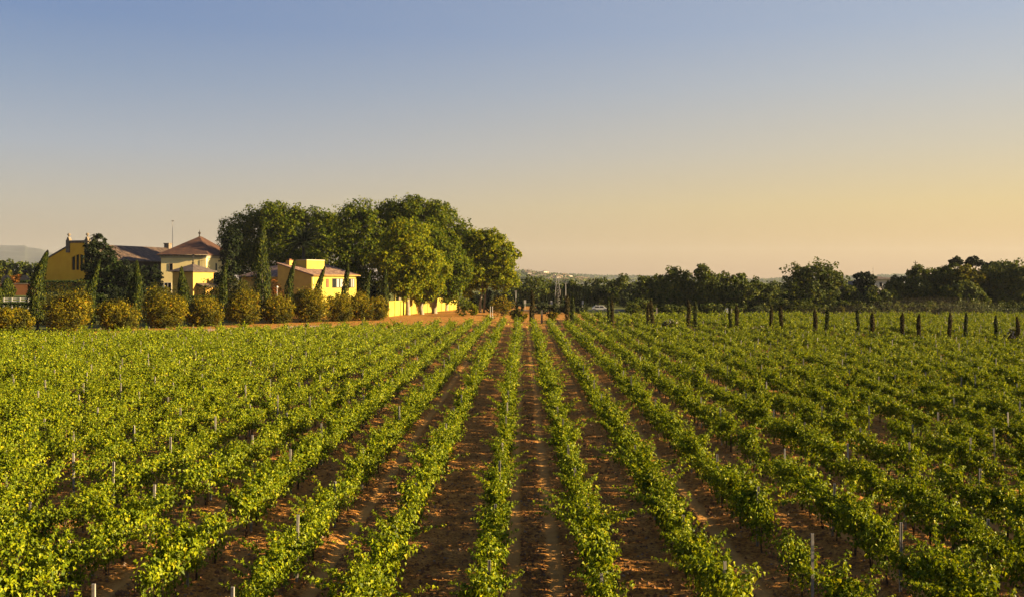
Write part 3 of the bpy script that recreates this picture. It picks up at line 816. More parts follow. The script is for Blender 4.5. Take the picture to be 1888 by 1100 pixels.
plane(735, 268, [(725, 395, 32, 30), (765, 388, 34, 28), (745, 430, 46, 44), (805, 396, 26, 28), (720, 480, 36, 50)], "highest plane tree at the top of the grove", 10500, seed=5)
plane(822, 272, [(815, 410, 34, 36), (845, 440, 28, 40), (800, 460, 40, 50), (838, 490, 32, 44), (864, 458, 26, 34), (858, 434, 22, 24)], "plane tree on the grove's right shoulder", 8500, seed=6)
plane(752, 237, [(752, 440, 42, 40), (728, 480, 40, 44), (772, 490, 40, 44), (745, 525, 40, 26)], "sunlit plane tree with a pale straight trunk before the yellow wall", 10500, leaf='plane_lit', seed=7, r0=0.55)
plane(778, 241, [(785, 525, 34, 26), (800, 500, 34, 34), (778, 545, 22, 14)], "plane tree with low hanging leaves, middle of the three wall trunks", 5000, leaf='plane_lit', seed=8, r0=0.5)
plane(801, 248, [(815, 470, 38, 44), (840, 500, 34, 44), (822, 530, 34, 26), (790, 440, 30, 36)], "plane tree with the thickest trunk before the yellow wall", 9000, leaf='plane', seed=9, r0=0.65)
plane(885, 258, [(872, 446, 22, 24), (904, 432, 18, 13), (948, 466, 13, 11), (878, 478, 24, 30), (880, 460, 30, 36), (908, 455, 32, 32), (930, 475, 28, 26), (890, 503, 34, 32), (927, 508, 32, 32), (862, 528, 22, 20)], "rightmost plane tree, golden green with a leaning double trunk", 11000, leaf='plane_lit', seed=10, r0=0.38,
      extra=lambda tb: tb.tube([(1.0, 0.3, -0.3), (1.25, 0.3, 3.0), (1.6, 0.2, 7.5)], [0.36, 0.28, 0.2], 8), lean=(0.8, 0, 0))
def dtree(name, px, Y, blobs, label, n, leaf='dark', seed=0, cat="tree", group=None, size=0.5, r0=0.35, bark='darkbark', **kw):
    return tree(name, ((px - VPX) / FPX * Y, Y), blobs_px(blobs, Y), n, size, leaf, bark, label, cat, group, r0=r0, seed=seed, clump=kw.pop('clump', 0.28), **kw)
DK = "dark evergreens beside the barn"
dtree("dark_conifer", 182, 238, [(183, 465, 24, 26), (176, 490, 26, 30), (192, 488, 24, 30), (184, 445, 16, 14), (178, 520, 24, 26)], "black bushy conifer hiding the barn gable's right half", 6000, group=DK, seed=20, aspect=1.4)
dtree("evergreen_tree", 215, 236, [(212, 500, 20, 26), (205, 522, 24, 24), (222, 518, 22, 26)], "dark green tree right of the black conifer", 3600, 'hedge', 21, group=DK)
dtree("evergreen_tree", 240, 235, [(238, 505, 18, 24), (246, 525, 22, 24), (230, 530, 20, 20)], "dark evergreen tree before the barn's tiled roof", 3400, 'dark', 22, group=DK)
dtree("evergreen_tree", 276, 240, [(262, 506, 16, 18), (280, 508, 17, 18), (290, 520, 14, 20), (272, 532, 24, 24), (262, 520, 18, 20)], "dark evergreen tree filling the gap between barn and villa", 3400, 'dark', 23, group=DK)
dtree("evergreen_tree", 420, 250, [(412, 515, 20, 22), (425, 500, 16, 20), (421, 470, 17, 28), (430, 448, 18, 24)], "dark tree hiding the villa's shaded side wall", 4200, 'dark', 24, group=DK)
# far left orchard and distant trees
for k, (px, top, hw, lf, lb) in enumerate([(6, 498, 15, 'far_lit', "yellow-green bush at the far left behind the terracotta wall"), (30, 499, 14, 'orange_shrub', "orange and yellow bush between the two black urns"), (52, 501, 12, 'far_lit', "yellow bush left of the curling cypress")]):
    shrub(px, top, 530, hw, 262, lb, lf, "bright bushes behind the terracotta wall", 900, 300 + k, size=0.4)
for k, (px, top, hw, lb) in enumerate([(10, 478, 15, "left round tree of the far left clump under the blue hill"), (32, 483, 13, "middle tree of the far left clump under the blue hill"), (48, 482, 11, "right tree of the far left clump, beside the curling cypress"), (76, 486, 12, "far tree showing between the curling cypress and the barn")]):
    dtree("distant_tree", px, 420, [(px, top + 12, hw, 12), (px - 5, top + 17, hw * 0.8, 12), (px + 6, top + 19, hw * 0.8, 12)], lb, 1300, 'far', 310 + k, group="distant trees at the far left", size=0.8)

# palm
def palm(px, top, Y, label):
    rng = np.random.default_rng(33)
    x = (px - VPX) / FPX * Y; z0 = G(x, Y); zc = CAMZ - (top - HY) / FPX * Y
    root = empty("palm_tree", (x, Y, z0), label, "palm tree")
    h = zc - z0
    t = MB(); t.tube([(0, 0, -0.3), (0.1, 0, h * 0.5), (0, 0, h)], [0.45, 0.36, 0.40], 9); t.build("trunk", M['iron'], root)
    b = MB()
    for k in range(38):
        a = rng.uniform(0, 2 * math.pi); el = rng.uniform(-0.35, 1.25); L = rng.uniform(5.0, 6.6)
        s = np.linspace(0, 1, 16)
        d = np.array([math.cos(a) * math.cos(el), math.sin(a) * math.cos(el), math.sin(el)])
        pts = np.array([0, 0, h]) + d * (s * L)[:, None] - np.array([0, 0, 1.0]) * (1.6 * s ** 2.2)[:, None]
        b.tube(pts, np.linspace(0.05, 0.012, 16), 4, cap=False)
        side = unit(np.cross(d, [0, 0, 1.0]))
        for sg in (-1, 1):
            c = np.repeat(pts[2:], 3, 0) + rng.normal(size=(42, 3)) * 0.05
            tt = side * sg + d * 0.6 - np.array([0, 0, 0.35])
            c = c + unit(tt[None]) * 0.33
            add_leaves(b, c, np.tile([0, 0, 1.0], (42, 1)) + rng.normal(size=(42, 3)) * 0.3, 0.75 * (1 - 0.4 * np.repeat(s[2:], 3)), rng, np.tile(tt, (42, 1)), aspect=2.2)
    b.build("fronds", M['palm'], root)
palm(560, 446, 238, "dark palm with drooping fronds in front of the grove, above the house")

# ------------------------------------------------------------------ buildings
def win(parent, x, z, w, h, y=0.0, face='y', frame='white', bars=1, glass='glass', name="window", arch=False):
    """window proud of a wall: face 'y' looks to -y, face 'x' looks to +x"""
    f = MB()
    t = 0.10
    def bx(mb, a0, a1, z0, z1, d0, d1):
        if face == 'y': mb.box((a0, y - d1, z0), (a1, y - d0, z1))
        else: mb.box((y + d0, a0, z0), (y + d1, a1, z1))
    bx(f, x - w/2 - t, x - w/2, z - t, z + h + t, -0.05, 0.09)
    bx(f, x + w/2, x + w/2 + t, z - t, z + h + t, -0.05, 0.09)
    bx(f, x - w/2, x + w/2, z + h, z + h + t, -0.05, 0.088)
    bx(f, x - w/2, x + w/2, z - t, z, -0.05, 0.13)
    for k in range(1, bars + 1):
        xx_ = x - w/2 + w * k / (bars + 1)
        bx(f, xx_ - 0.04, xx_ + 0.04, z, z + h, 0.01, 0.06)
    fo = f.build(name, M[frame], parent)
    g = MB(); bx(g, x - w/2, x + w/2, z, z + h, -0.04, 0.02)
    g.build("pane", M[glass], fo)
    return fo
def hip(mb, x0, x1, y0, y1, z, ridge, zr, th=0.18):
    """hip roof slab, ridge = ((x,y),(x,y))"""
    (ax_, ay), (bx_, by) = ridge
    v = [(x0,y0,z),(x1,y0,z),(x1,y1,z),(x0,y1,z),(ax_,ay,zr),(bx_,by,zr)]
    v += [(x0,y0,z-th),(x1,y0,z-th),(x1,y1,z-th),(x0,y1,z-th)]
    if abs(ax_ - bx_) > abs(ay - by): f = [(0,1,5,4),(1,2,5),(2,3,4,5),(3,0,4)]
    else: f = [(0,1,4),(1,2,5,4),(2,3,5),(3,0,4,5)]
    f += [(6,9,8,7),(0,6,7,1),(1,7,8,2),(2,8,9,3),(3,9,6,0)]
    mb.add(v, f)

# --- barn with stepped gable
bx0, by0 = P(143, 0, 275)[0], 275
zb = G(bx0, by0)
barn = empty("barn", (bx0, by0, zb), "long ochre barn with urn-topped gable and weathered brown tile roof", "barn", rz=R(-20))
ze, zp = 14.2 - zb, 19.3 - zb
hw = 12.0; L = 38.0
m = MB()
gab = [(-hw, -1), (hw, -1), (hw, ze), (2.9, zp - 1.0), (2.9, zp), (-2.9, zp), (-2.9, zp - 1.0), (-hw, ze)]
# gable wall built around its openings: left, right, below, above
m.prism(gab[:1] + [(-hw, -1)][:0] + [(-2.9, -1), (-2.9, zp - 1.0), (-hw, ze)], 0, 0.5)
m.prism([(4.2, -1), (hw, -1), (hw, ze), (4.2, zp - 1.0 - (4.2 - 2.9) * (zp - 1 - ze) / (hw - 2.9))], 0, 0.5)
wz0, wz1 = 15.6 - zb - 5.0, 15.75 - zb - 0.2     # the arched window
wz0 = CAMZ + (517 - 498) * 0.1517 - zb; wz1 = CAMZ + (517 - 475) * 0.1517 - zb
dz1 = CAMZ + 1.0 * 0.1517 - zb
zz42 = zp - 1.0 - (4.2 - 2.9) * (zp - 1 - ze) / (hw - 2.9)
def arch_pts(x0, x1, z, rise, n=10):
    return [(x0 + (x1 - x0) * k / n, z + rise * math.sin(math.pi * k / n)) for k in range(n + 1)]
# between x=-2.9 and 4.2
m.prism([(-2.9, dz1)] + [(4.2, dz1), (4.2, wz0), (-2.9, wz0)], 0, 0.5)                       # band between door and window
m.prism([(-2.9, wz0), (-2.2, wz0), (-2.2, wz1), (-2.9, wz1)], 0, 0.5)
m.prism([(3.4, wz0), (4.2, wz0), (4.2, wz1), (3.4, wz1)], 0, 0.5)
m.prism([(-2.9, wz1), (-2.2, wz1)] + arch_pts(-2.2, 3.4, wz1, 0.9)[1:-1] + [(3.4, wz1), (4.2, wz1), (4.2, zz42), (2.9, zp - 1.0), (2.9, zp), (-2.9, zp)], 0, 0.5)
m.prism([(-2.9, -1), (-1.6, -1), (-1.6, dz1 - 0.8)] + arch_pts(-1.6, 3.0, dz1 - 0.8, 0.62)[1:-1] + [(3.0, dz1 - 0.8), (3.0, -1), (4.2, -1), (4.2, dz1), (-2.9, dz1)], 0, 0.5)
m.build("gable_wall", M['ochre'], barn)
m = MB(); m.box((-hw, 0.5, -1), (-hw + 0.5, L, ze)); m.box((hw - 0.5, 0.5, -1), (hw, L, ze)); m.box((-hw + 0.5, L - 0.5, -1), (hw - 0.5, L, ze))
m.build("side_wall", plain("barn_wall_painted_shade", (0.07, 0.055, 0.04), (0.12, 0.09, 0.06), 0.5), barn)  # dark brown paints in the shade lying on the ochre barn's sides
zr = zp - 0.75
m = MB()
for sg in (-1, 1):
    e = hw + 0.9
    ez = ze - 0.9 * (zr - ze) / hw + 0.3
    v = [(0, 0.505, zr + 0.3), (sg * e, 0.505, ez), (sg * e, L + 0.6, ez), (0, L + 0.6, zr + 0.3), (0, 0.505, zr), (sg * e, 0.505, ez - 0.3), (sg * e, L + 0.6, ez - 0.3), (0, L + 0.6, zr)]
    f = [(0,1,2,3),(7,6,5,4),(0,4,5,1),(1,5,6,2),(2,6,7,3)]
    m.add(v, f if sg < 0 else [tuple(reversed(q)) for q in f])
rf = m.build("roof", M['tile_old'], barn)
m = MB(); m.box((-0.9, L - 1.6, zr - 0.5), (0.9, L - 0.2, zr + 1.5)); m.box((-1.05, L - 1.75, zr + 1.5), (1.05, L - 0.05, zr + 1.75))
m.build("chimney", M['stone'], rf)
m = MB()
for sg in (-1, 1):
    a0, a1 = (sg * (hw + 0.4), ze - 0.2), (sg * 3.2, zp - 1.2)
    m.prism([a0, a1, (a1[0], a1[1] + 0.42), (a0[0], a0[1] + 0.42)], -0.25, 0.5)
m.box((-2.6, -0.25, zp), (2.6, 0.75, zp + 0.45)); 
for k in range(9): m.box((-2.45 + k * 0.58, -0.2, zp - 0.3), (-2.2 + k * 0.58, -0.002, zp - 0.003))
m.build("coping", M['stone'], barn)
for sg in (-1, 1):
    m = MB(); m.box((sg * 3.3 - 0.62, -0.3, zp - 2.9), (sg * 3.3 + 0.62, 0.8, zp + 0.6))
    m.prism([(sg * 3.3 - 0.55, zp + 0.602), (sg * 3.3 + 0.55, zp + 0.602), (sg * 3.3 + 0.2, zp + 1.4), (sg * 3.3 - 0.2, zp + 1.4)], -0.2, 0.7)
    pl = m.build("pillar", M['stone'], barn)
    m = MB(); m.lathe([(0.16, 0), (0.13, 0.25), (0.42, 0.6), (0.48, 0.85), (0.36, 0.95), (0.30, 1.1)], (sg * 3.3, 0.25, zp + 1.38)); m.build("urn", M['stone'], pl)
m = MB(); m.prism([(-2.2, wz0), (3.4, wz0)] + arch_pts(-2.2, 3.4, wz1, 0.9)[::-1], 0.35, 0.45); w_ = m.build("arched_window", M['hole'], barn)
m = MB()
for k in range(1, 4):
    xx_ = -2.2 + 5.6 * k / 4
    m.box((xx_ - 0.14, 0.05, wz0), (xx_ + 0.14, 0.34, wz1 + 0.9 * math.sin(math.pi * k / 4) + 0.02))
m.box((-2.5, -0.14, wz0 - 0.25), (3.7, 0.3, wz0)); m.build("mullions", M['ochre'], w_)
m = MB(); m.prism([(-1.6, -0.9), (3.0, -0.9), (3.0, dz1 - 0.8)] + arch_pts(-1.6, 3.0, dz1 - 0.8, 0.62)[::-1][1:-1] + [(-1.6, dz1 - 0.8)], 0.3, 0.42); m.build("arched_door", M['shutter'], barn)
m = MB(); pts = arch_pts(-1.9, 3.3, dz1 - 0.8, 0.78); m.tube([(p[0], 0.0, p[1]) for p in pts], 0.18, 6); m.build("door_arch", M['stone'], barn)
m = MB(); m.box((-hw - 0.25, -0.12, -1), (-hw + 0.02, 0.6, ze)); m.build("corner_stone", M['stone'], barn)

# --- villa
vz = G(-90, 268)
villa = empty("villa", (-90.4, 262, vz), "cream villa with a red-brown hipped roof and white dentil cornice", "villa")
H = 15.3 - vz
m = MB(); m.box((-6, 0, -1), (6, 26, H - 0.7)); m.build("wall", M['cream'], villa)
m = MB(); m.box((-6.25, -0.25, H - 0.7), (6.25, 26.25, H - 0.35))
for k in range(16): m.box((-6.2 + k * 0.82, -0.62, H - 0.348), (-5.85 + k * 0.82, -0.2, H - 0.05))
for k in range(32): m.box((6.2, 0.1 + k * 0.82, H - 0.347), (6.62, 0.45 + k * 0.82, H - 0.05))
m.box((-6.2, -0.2, H - 0.346), (6.2, 26.2, H - 0.06))
m.build("cornice", M['creamtrim'], villa)
m = MB(); hip(m, -6.9, 6.9, -0.9, 26.9, H + 0.15, ((0.0, 13.0), (0.0, 15.0)), H + 5.6); vr = m.build("roof", M['tile_red'], villa)
m = MB(); m.lathe([(0.30, 0), (0.16, 0.3), (0.12, 0.6), (0.36, 1.0), (0.34, 1.25), (0.10, 1.45), (0.04, 2.0)], (0, 13, H + 5.45)); m.build("finial", M['iron'], vr)
m = MB(); m.tube([(-6.1, -1.02, H + 0.08), (6.95, -1.0, H + 0.08)], 0.11, 6); m.build("gutter", M['stone'], vr)
win(villa, -3.35, H - 4.0, 0.85, 1.7, 0.0, 'y', 'stone', 0)
win(villa, -4.2, H - 10.0, 1.8, 2.6, 0.0, 'y', 'white', 1)
win(villa, 1.5, H - 10.0, 1.2, 2.4, 0.0, 'y', 'white', 1)
win(villa, 8.5, H - 4.0, 1.1, 1.9, 6.0, 'x', 'creamtrim', 0)
win(villa, 8.5, H - 10.5, 1.4, 2.4, 6.0, 'x', 'shutter', 1)
m = MB(); m.tube([(4.9, -0.1, H - 1.2), (4.9, -0.1, H - 3.6)], 0.03, 4); m.tube([(4.5, -0.1, H - 1.5), (5.7, -0.1, H - 1.35)], 0.03, 4); m.build("wall_aerial", M['iron'], villa)
# antenna mast on the barn roof line
ax_, ay_, _ = P(318, 0, 292)
m = MB(); z1_ = CAMZ + (517 - 406) / FPX * 292
m.tube([(0, 0, -1.0), (0, 0, z1_ - G(ax_, ay_))], 0.075, 5); m.box((-0.25, -0.05, z1_ - G(ax_, ay_) - 0.4), (0.45, 0.05, z1_ - G(ax_, ay_) - 0.1))
o = m.build("antenna_mast", M['metal'])
o.location = (ax_, ay_, G(ax_, ay_)); tag(o, "thin tall antenna mast rising beside the barn chimney", "antenna")

# --- small yellow tower
tx, ty, _ = P(356, 0, 222)
tz = G(tx, ty)
tow = empty("garden_tower", (tx, ty, tz), "small square yellow tower with a weather vane on its tile roof", "tower", rz=R(-26.4))
H = CAMZ + (517 - 503) / FPX * 222 - tz
m = MB(); m.box((-6.3, 0, -1), (0, 6.3, H)); m.build("wall", M['yellow'], tow)
m = MB(); m.box((-6.45, -0.15, H), (0.15, 6.45, H + 0.2)); m.build("cornice", M['yellow'], tow)
m = MB(); hip(m, -6.95, 0.65, -0.65, 6.95, H + 0.4, ((-3.15, 3.15), (-3.15, 3.151)), H + 2.1); tr_ = m.build("roof", M['tile_grey'], tow)
m = MB(); c0 = (-3.15, 3.15); zt = H + 2.05
m.lathe([(0.18, 0), (0.3, 0.25), (0.1, 0.5), (0.22, 0.8), (0.05, 1.0)], (c0[0], c0[1], zt), 8)
m.tube([(c0[0], c0[1], zt + 0.9), (c0[0], c0[1], zt + 2.3)], 0.04, 5); m.tube([(c0[0] - 0.5, c0[1], zt + 1.4), (c0[0] + 0.5, c0[1], zt + 1.4)], 0.035, 4)
m.tube([(c0[0], c0[1] - 0.5, zt + 1.55), (c0[0], c0[1] + 0.5, zt + 1.55)], 0.035, 4)
m.prism([(c0[0] - 0.45, zt + 1.9), (c0[0] + 0.3, zt + 1.95), (c0[0] + 0.5, zt + 2.2), (c0[0] - 0.4, zt + 2.15)], c0[1] - 0.02, c0[1] + 0.02)
m.build("weather_vane", M['iron'], tr_)
m = MB(); hw_ = CAMZ - (529 - HY) / FPX * 222 - tz
m.box((0.003, 1.2, -1), (2.6, 5.4, hw_)); a_ = m.build("lean_to", M['yellow'], tow)
m = MB(); m.add([(-0.0, 0.9, hw_ + 0.9), (3.0, 0.9, hw_), (3.0, 5.7, hw_), (0.0, 5.7, hw_ + 0.9), (0.004, 0.9, hw_ + 0.75), (3.0, 0.9, hw_ - 0.15), (3.0, 5.7, hw_ - 0.15), (0.004, 5.7, hw_ + 0.75)],
      [(0,1,2,3),(7,6,5,4),(0,4,5,1),(1,5,6,2),(2,6,7,3)]); m.build("lean_to_roof", M['tile_grey'], a_)

# --- yellow farmhouse
hx, hy, _ = P(575, 0, 219)
hz = G(hx - 5, hy + 5) - 0.3
house = empty("yellow_house", (hx, hy, hz), "yellow house with pinkish tile roof, shaded ochre side wall and bright lemon window front", "house", rz=R(-30.7))
ze = 9.75 - hz; zr = 12.35 - hz; Wd = 10.4; Ld = 15.1
m = MB(); m.prism([(-Wd, -1.5), (-0.3, -1.5), (-0.3, ze), (-Wd, zr)], 0, Ld); m.build("side_wall", plain("side_plaster_shade_tone", (1.05, 0.60, 0.10), (1.25, 0.74, 0.13), 0.5), house)  # separate tone for the shaded side, its shade look put into the colour
m = MB(); m.box((-0.3, 0.004, -1.5), (0.0, Ld - 0.004, ze)); m.build("front_wall", M['lemon'], house)
sl = (zr - ze) / Wd
m = MB()
v = [(-Wd - 0.1, -0.35, zr + 0.28), (0.75, -0.35, ze + 0.25 - 0.75 * sl), (0.75, Ld + 0.6, ze + 0.25 - 0.75 * sl), (-Wd - 0.1, Ld + 0.6, zr + 0.28)]
m.add(v + [(a, b, c - 0.24) for a, b, c in v], [(0,1,2,3),(7,6,5,4),(0,4,5,1),(1,5,6,2),(2,6,7,3),(3,7,4,0)])
v = [(-Wd - 0.1, -0.1, zr + 0.27), (-Wd - 0.1, Ld + 0.3, zr + 0.27), (-Wd - 7, Ld + 0.3, zr - 1.7), (-Wd - 7, 3.0, zr - 1.7)]
hr = m.build("roof", M['tile_pink'], house)
m = MB(); m.box((-9.3, 1.5, zr - 0.8), (-8.2, 2.6, zr + 0.8)); ch = m.build("chimney", M['yellow'], hr)
m = MB(); m.box((-9.42, 1.38, zr + 0.8), (-8.08, 2.72, zr + 0.92)); m.box((-9.1, 1.7, zr + 0.92), (-8.4, 2.4, zr + 1.15)); m.build("chimney_cap", M['shutter'], ch)
m = MB(); m.box((-8.4, 3.7, ze - 1.0), (-5.0, 9.6, zr + 0.85)); rb = m.build("roof_room", M['lemon'], house)
m = MB(); m.box((-8.5, 3.6, zr + 0.85), (-4.9, 9.7, zr + 1.0)); m.build("parapet", M['creamtrim'], rb)
# left wing, hip roofed
m = MB(); m.box((-25.0, 3.0, -1.5), (-Wd - 0.004, 14.0, ze - 0.4)); wg = m.build("wing_wall", M['yellow'], house)
m = MB(); hip(m, -25.8, -Wd + 0.0, 2.2, 14.8, ze - 0.15, ((-19.5, 8.5), (-Wd, 8.5)), zr - 0.15); m.build("wing_roof", M['tile_pink'], wg)
def fpx(px): # y on the facade for a photo column
    s_ = (px - VPX) / FPX; dx, dy = 0.5105, 0.8599
    return (s_ * hy - hx) / (dx - s_ * dy)
wz = CAMZ + (517 - 530) / FPX * 224 - hz; wh = 1.95
def shut(a):
    m = MB(); m.box((0.0, a - 0.45, wz), (0.07, a + 0.45, wz + wh))
    for k in range(8): m.box((0.07, a - 0.38, wz + 0.12 + k * 0.22), (0.085, a + 0.38, wz + 0.24 + k * 0.22))
    m.build("shutter", M['shutter'], house)
shut((fpx(601) + fpx(606)) / 2)
for a, b in ((613, 632), (643, 653)):
    y0, y1 = fpx(a), fpx(b)
    w_ = win(house, (y0 + y1) / 2, wz, y1 - y0, wh, 0.0, 'x', 'iron', 2 if b - a > 12 else 1)
    m = MB(); ww = y1 - y0
    for f0, f1 in (((0.40, 0.62), (0.74, 0.98))[i] for i in range(2)): m.box((0.021, y0 + ww * f0, wz + 0.05), (0.035, y0 + ww * f1, wz + wh - 0.03))
    m.build("curtain", M['curtain'], w_)
m = MB(); m.tube([(0.1, 0.35, -1), (0.1, 0.35, ze - 0.2)], 0.06, 6); m.build("downpipe", M['white'], house)
m = MB(); m.tube([(0.8, -0.3, ze - 0.02), (0.8, Ld + 0.5, ze - 0.02)], 0.09, 6); m.build("gutter", M['yellow'], house)

# --- boundary wall
wa = np.array([P(714, 0, 226)[0], 226.0]); wb_ = np.array([P(846, 0, 285)[0], 285.0])
d_ = wb_ - wa; ln = float(np.linalg.norm(d_)); ang = math.atan2(d_[1], d_[0])
wl_ = empty("boundary_wall", (wa[0], wa[1], G(*wa)), "long lemon yellow boundary wall behind the plane trunks", "wall", rz=ang)
m = MB(); m.box((0, 0, -1), (ln, 0.35, 3.35)); m.build("wall_panel", M['lemon'], wl_)
m = MB(); m.box((-0.1, -0.1, 3.35), (ln + 0.1, 0.45, 3.5)); m.build("coping", M['lemon'], wl_)
for k in range(15):
    m = MB(); a = 1.0 + k * (ln - 2) / 14
    m.box((a - 0.2, -0.16, -1), (a + 0.2, -0.003, 3.345)); m.build("pilaster", M['yellow'], wl_)
for k, a in enumerate((3.0, 8.5, 14.5, 22.0, 30)):
    cx, cy = wa + d_ / ln * a; 
    m = MB(); m.box((-0.2, -0.2, -0.5), (0.2, 0.2, 4.6)); m.box((-0.28, -0.28, 4.6), (0.28, 0.28, 4.8))
    o = m.build("pergola_column", M['lemon']); o.location = (cx - 1.2, cy + 0.4, G(cx, cy)); o.rotation_euler = (0, 0, ang)
    tag(o, f"pale square column rising over the yellow wall, {ORD[k]} from the left", "column", "columns behind the boundary wall")
# low yellow outbuilding seen between the trunks
ox, oy, _ = P(764, 0, 300)
ob = empty("outbuilding", (ox, oy, G(ox, oy)), "small yellow outbuilding glimpsed between the plane trunks", "outbuilding")
m = MB(); m.box((-2.5, 0, -0.5), (2.5, 5, 4.6)); m.build("wall", M['lemon'], ob)
m = MB(); hip(m, -3, 3, -0.5, 5.5, 4.8, ((-0.5, 2.5), (0.5, 2.5)), 6.0); m.build("roof", M['tile_pink'], ob)
# terracotta wall, urns, white rail fence, lamp, bollards
xa, ya, _ = P(-25, 0, 216); xb, _, _ = P(58, 0, 216)
m = MB(); h_ = CAMZ - (524 - HY) / FPX * 216 - G(xa, 216)
m.box((0, 0, -1), (xb - xa, 0.5, h_), 0); m.box((0, -0.08, h_), (xb - xa, 0.58, h_ + 0.2), 1)
o = m.build("garden_wall", [M['terracotta'], M['stone']]); o.location = (xa, 218, G(xa, 218)); tag(o, "terracotta plastered garden wall with a stone top at far left", "wall")
for k, (px, lb) in enumerate(((11, "black urn on a stone pedestal, left one above the terracotta wall"), (46, "black urn on a stone pedestal, right one above the terracotta wall"))):
    x, _, z = P(px, 520, 240); g0 = G(x, 240)
    rt = empty("garden_urn", (x, 240, g0), lb, "urn", "urns above the terracotta wall")
    top = CAMZ - (501 - HY) / FPX * 240 - g0
    m = MB(); m.box((-0.8, -0.8, -0.5), (0.8, 0.8, top - 1.6)); m.prism([(-0.9, top - 1.6), (0.9, top - 1.6), (0.3, top - 0.9), (-0.3, top - 0.9)], -0.5, 0.5); m.build("pedestal", M['stone'], rt)
    m = MB(); m.lathe([(0.2, 0), (0.15, 0.2), (0.5, 0.7), (0.6, 1.1), (0.5, 1.2)], (0, 0, top - 0.9)); m.build("urn", M['iron'], rt)
x0, _, z1 = P(6, 549, 190); x1, _, z0 = P(54, 556, 190)
rt = empty("rail_fence", (x0, 190, G(x0, 190)), "white two-rail fence before the terracotta wall", "fence")
g0 = G(x0, 190)
m = MB()
for z in (z1 - g0, (z1 + z0) / 2 - g0 - 0.12): m.box((0, -0.05, z - 0.22), (x1 - x0, 0.05, z))
m.build("rails", M['white'], rt)
for k in range(4):
    m = MB(); a = (x1 - x0) * (0.03 + 0.31 * k); m.box((a - 0.12, -0.12, -0.3), (a + 0.12, -0.052, z1 - g0 + 0.06)); m.build("fence_post", M['white'], rt)
x, y, z = P(511, 530, 200); g0 = G(x, 200)
rt = empty("garden_lamp", (x, 200, g0), "small white garden lamp on a thin post before the orange shrub", "lamp")
m = MB(); m.tube([(0, 0, -0.2), (0, 0, z - g0)], 0.05, 6); m.build("pole", M['white'], rt)
m = MB(); m.lathe([(0.08, 0), (0.24, 0.1), (0.22, 0.32), (0.05, 0.42)], (0, 0, z - g0 - 0.1)); m.build("lamp_head", M['white'], rt)
for k, (px, lb) in enumerate(((904, "left one of two slim white bollards right of the leaning trunks"), (908, "right one of two slim white bollards right of the leaning trunks"))):
    x, _, z = P(px, 566, 222); m = MB(); m.lathe([(0.12, -0.2), (0.12, 0.7), (0.05, 0.72), (0.05, z - G(x, 222)), (0.09, z - G(x, 222) + 0.02), (0.07, z - G(x, 222) + 0.2)], sides=8)
    o = m.build("path_bollard", M['white']); o.location = (x, 222, G(x, 222)); tag(o, lb, "bollard", "white bollards by the dry grass")
x, _, z = P(999, 572, 199); m = MB(); m.box((-0.18, -0.12, -0.3), (0.18, 0.12, z)); m.box((-0.21, -0.15, z), (0.21, 0.15, z + 0.08)); m.box((-0.12, -0.13, z - 0.6), (0.12, -0.121, z - 0.3))
o = m.build("marker_post", M['stone']); o.location = (x, 199, 0); tag(o, "short wooden marker post at the end of the row right of the lane", "post")

# ------------------------------------------------------------------ right-hand tree line
RT = "trees of the right-hand tree line"
def rt_tree(px, Y, blobs, label, n=3600, leaf='far', seed=0, name="roadside_tree", size=0.62, **kw):
    return dtree(name, px, Y, blobs, label, n, leaf, seed, group=RT, size=size, r0=0.35, clump=0.32, shell=0.4, **kw)
rt_tree(985, 335, [(985, 535, 30, 24), (970, 530, 20, 20), (1000, 540, 22, 18)], "round dark tree just right of the plane trees", 2600, seed=401)
rt_tree(1012, 345, [(1012, 530, 20, 18), (1024, 540, 22, 18)], "bushy far tree left of the lattice pylon", 2200, seed=402)
rt_tree(1050, 340, [(1050, 540, 20, 22), (1048, 530, 14, 14), (1062, 546, 18, 18)], "dark dome tree behind the first cypress pair", 2400, seed=403)
rt_tree(1102, 335, [(1092, 535, 24, 22), (1112, 535, 22, 24), (1080, 550, 22, 20), (1120, 548, 24, 22)], "wide dark tree behind the parked white car", 3200, seed=404)
rt_tree(1142, 330, [(1148, 525, 18, 18), (1135, 538, 22, 20), (1152, 545, 22, 22)], "tree with a tufted top behind the second cypress pair", 2800, seed=405)
rt_tree(1165, 320, [(1166, 536, 14, 14), (1160, 550, 18, 18)], "pale olive tree showing between two dark trees", 1800, 'reed', 406)
rt_tree(1182, 285, [(1184, 522, 14, 16), (1190, 545, 20, 26), (1178, 550, 16, 22)], "narrow dark tree left of the tall poplars", 2600, seed=407)
rt_tree(1210, 275, [(1208, 525, 16, 20), (1214, 550, 22, 24)], "bushy dark tree behind the third cypress pair", 2600, seed=408)
rt_tree(1240, 268, [(1238, 508, 17, 18), (1232, 530, 22, 26), (1252, 535, 20, 26), (1240, 560, 24, 20)], "first tall tree from the left in the right-hand tree line", 3600, 'far', 409)
rt_tree(1275, 270, [(1268, 520, 18, 20), (1280, 545, 26, 26)], "tree in the gap between the two tallest crowns, behind a cypress pair", 2800, 'far', 410)
rt_tree(1300, 266, [(1295, 505, 18, 17), (1304, 525, 22, 24), (1298, 552, 26, 24)], "second tall tree with a sunlit round top", 3600, 'far', 411)
rt_tree(1335, 270, [(1330, 520, 20, 20), (1348, 525, 18, 20), (1338, 550, 28, 26)], "wide grey-green tree right of the sunlit round top", 3600, 'far', 412)
rt_tree(1368, 272, [(1362, 520, 16, 16), (1376, 535, 20, 20), (1366, 556, 26, 22)], "dull tree behind the fifth cypress pair", 3000, 'far', 413)
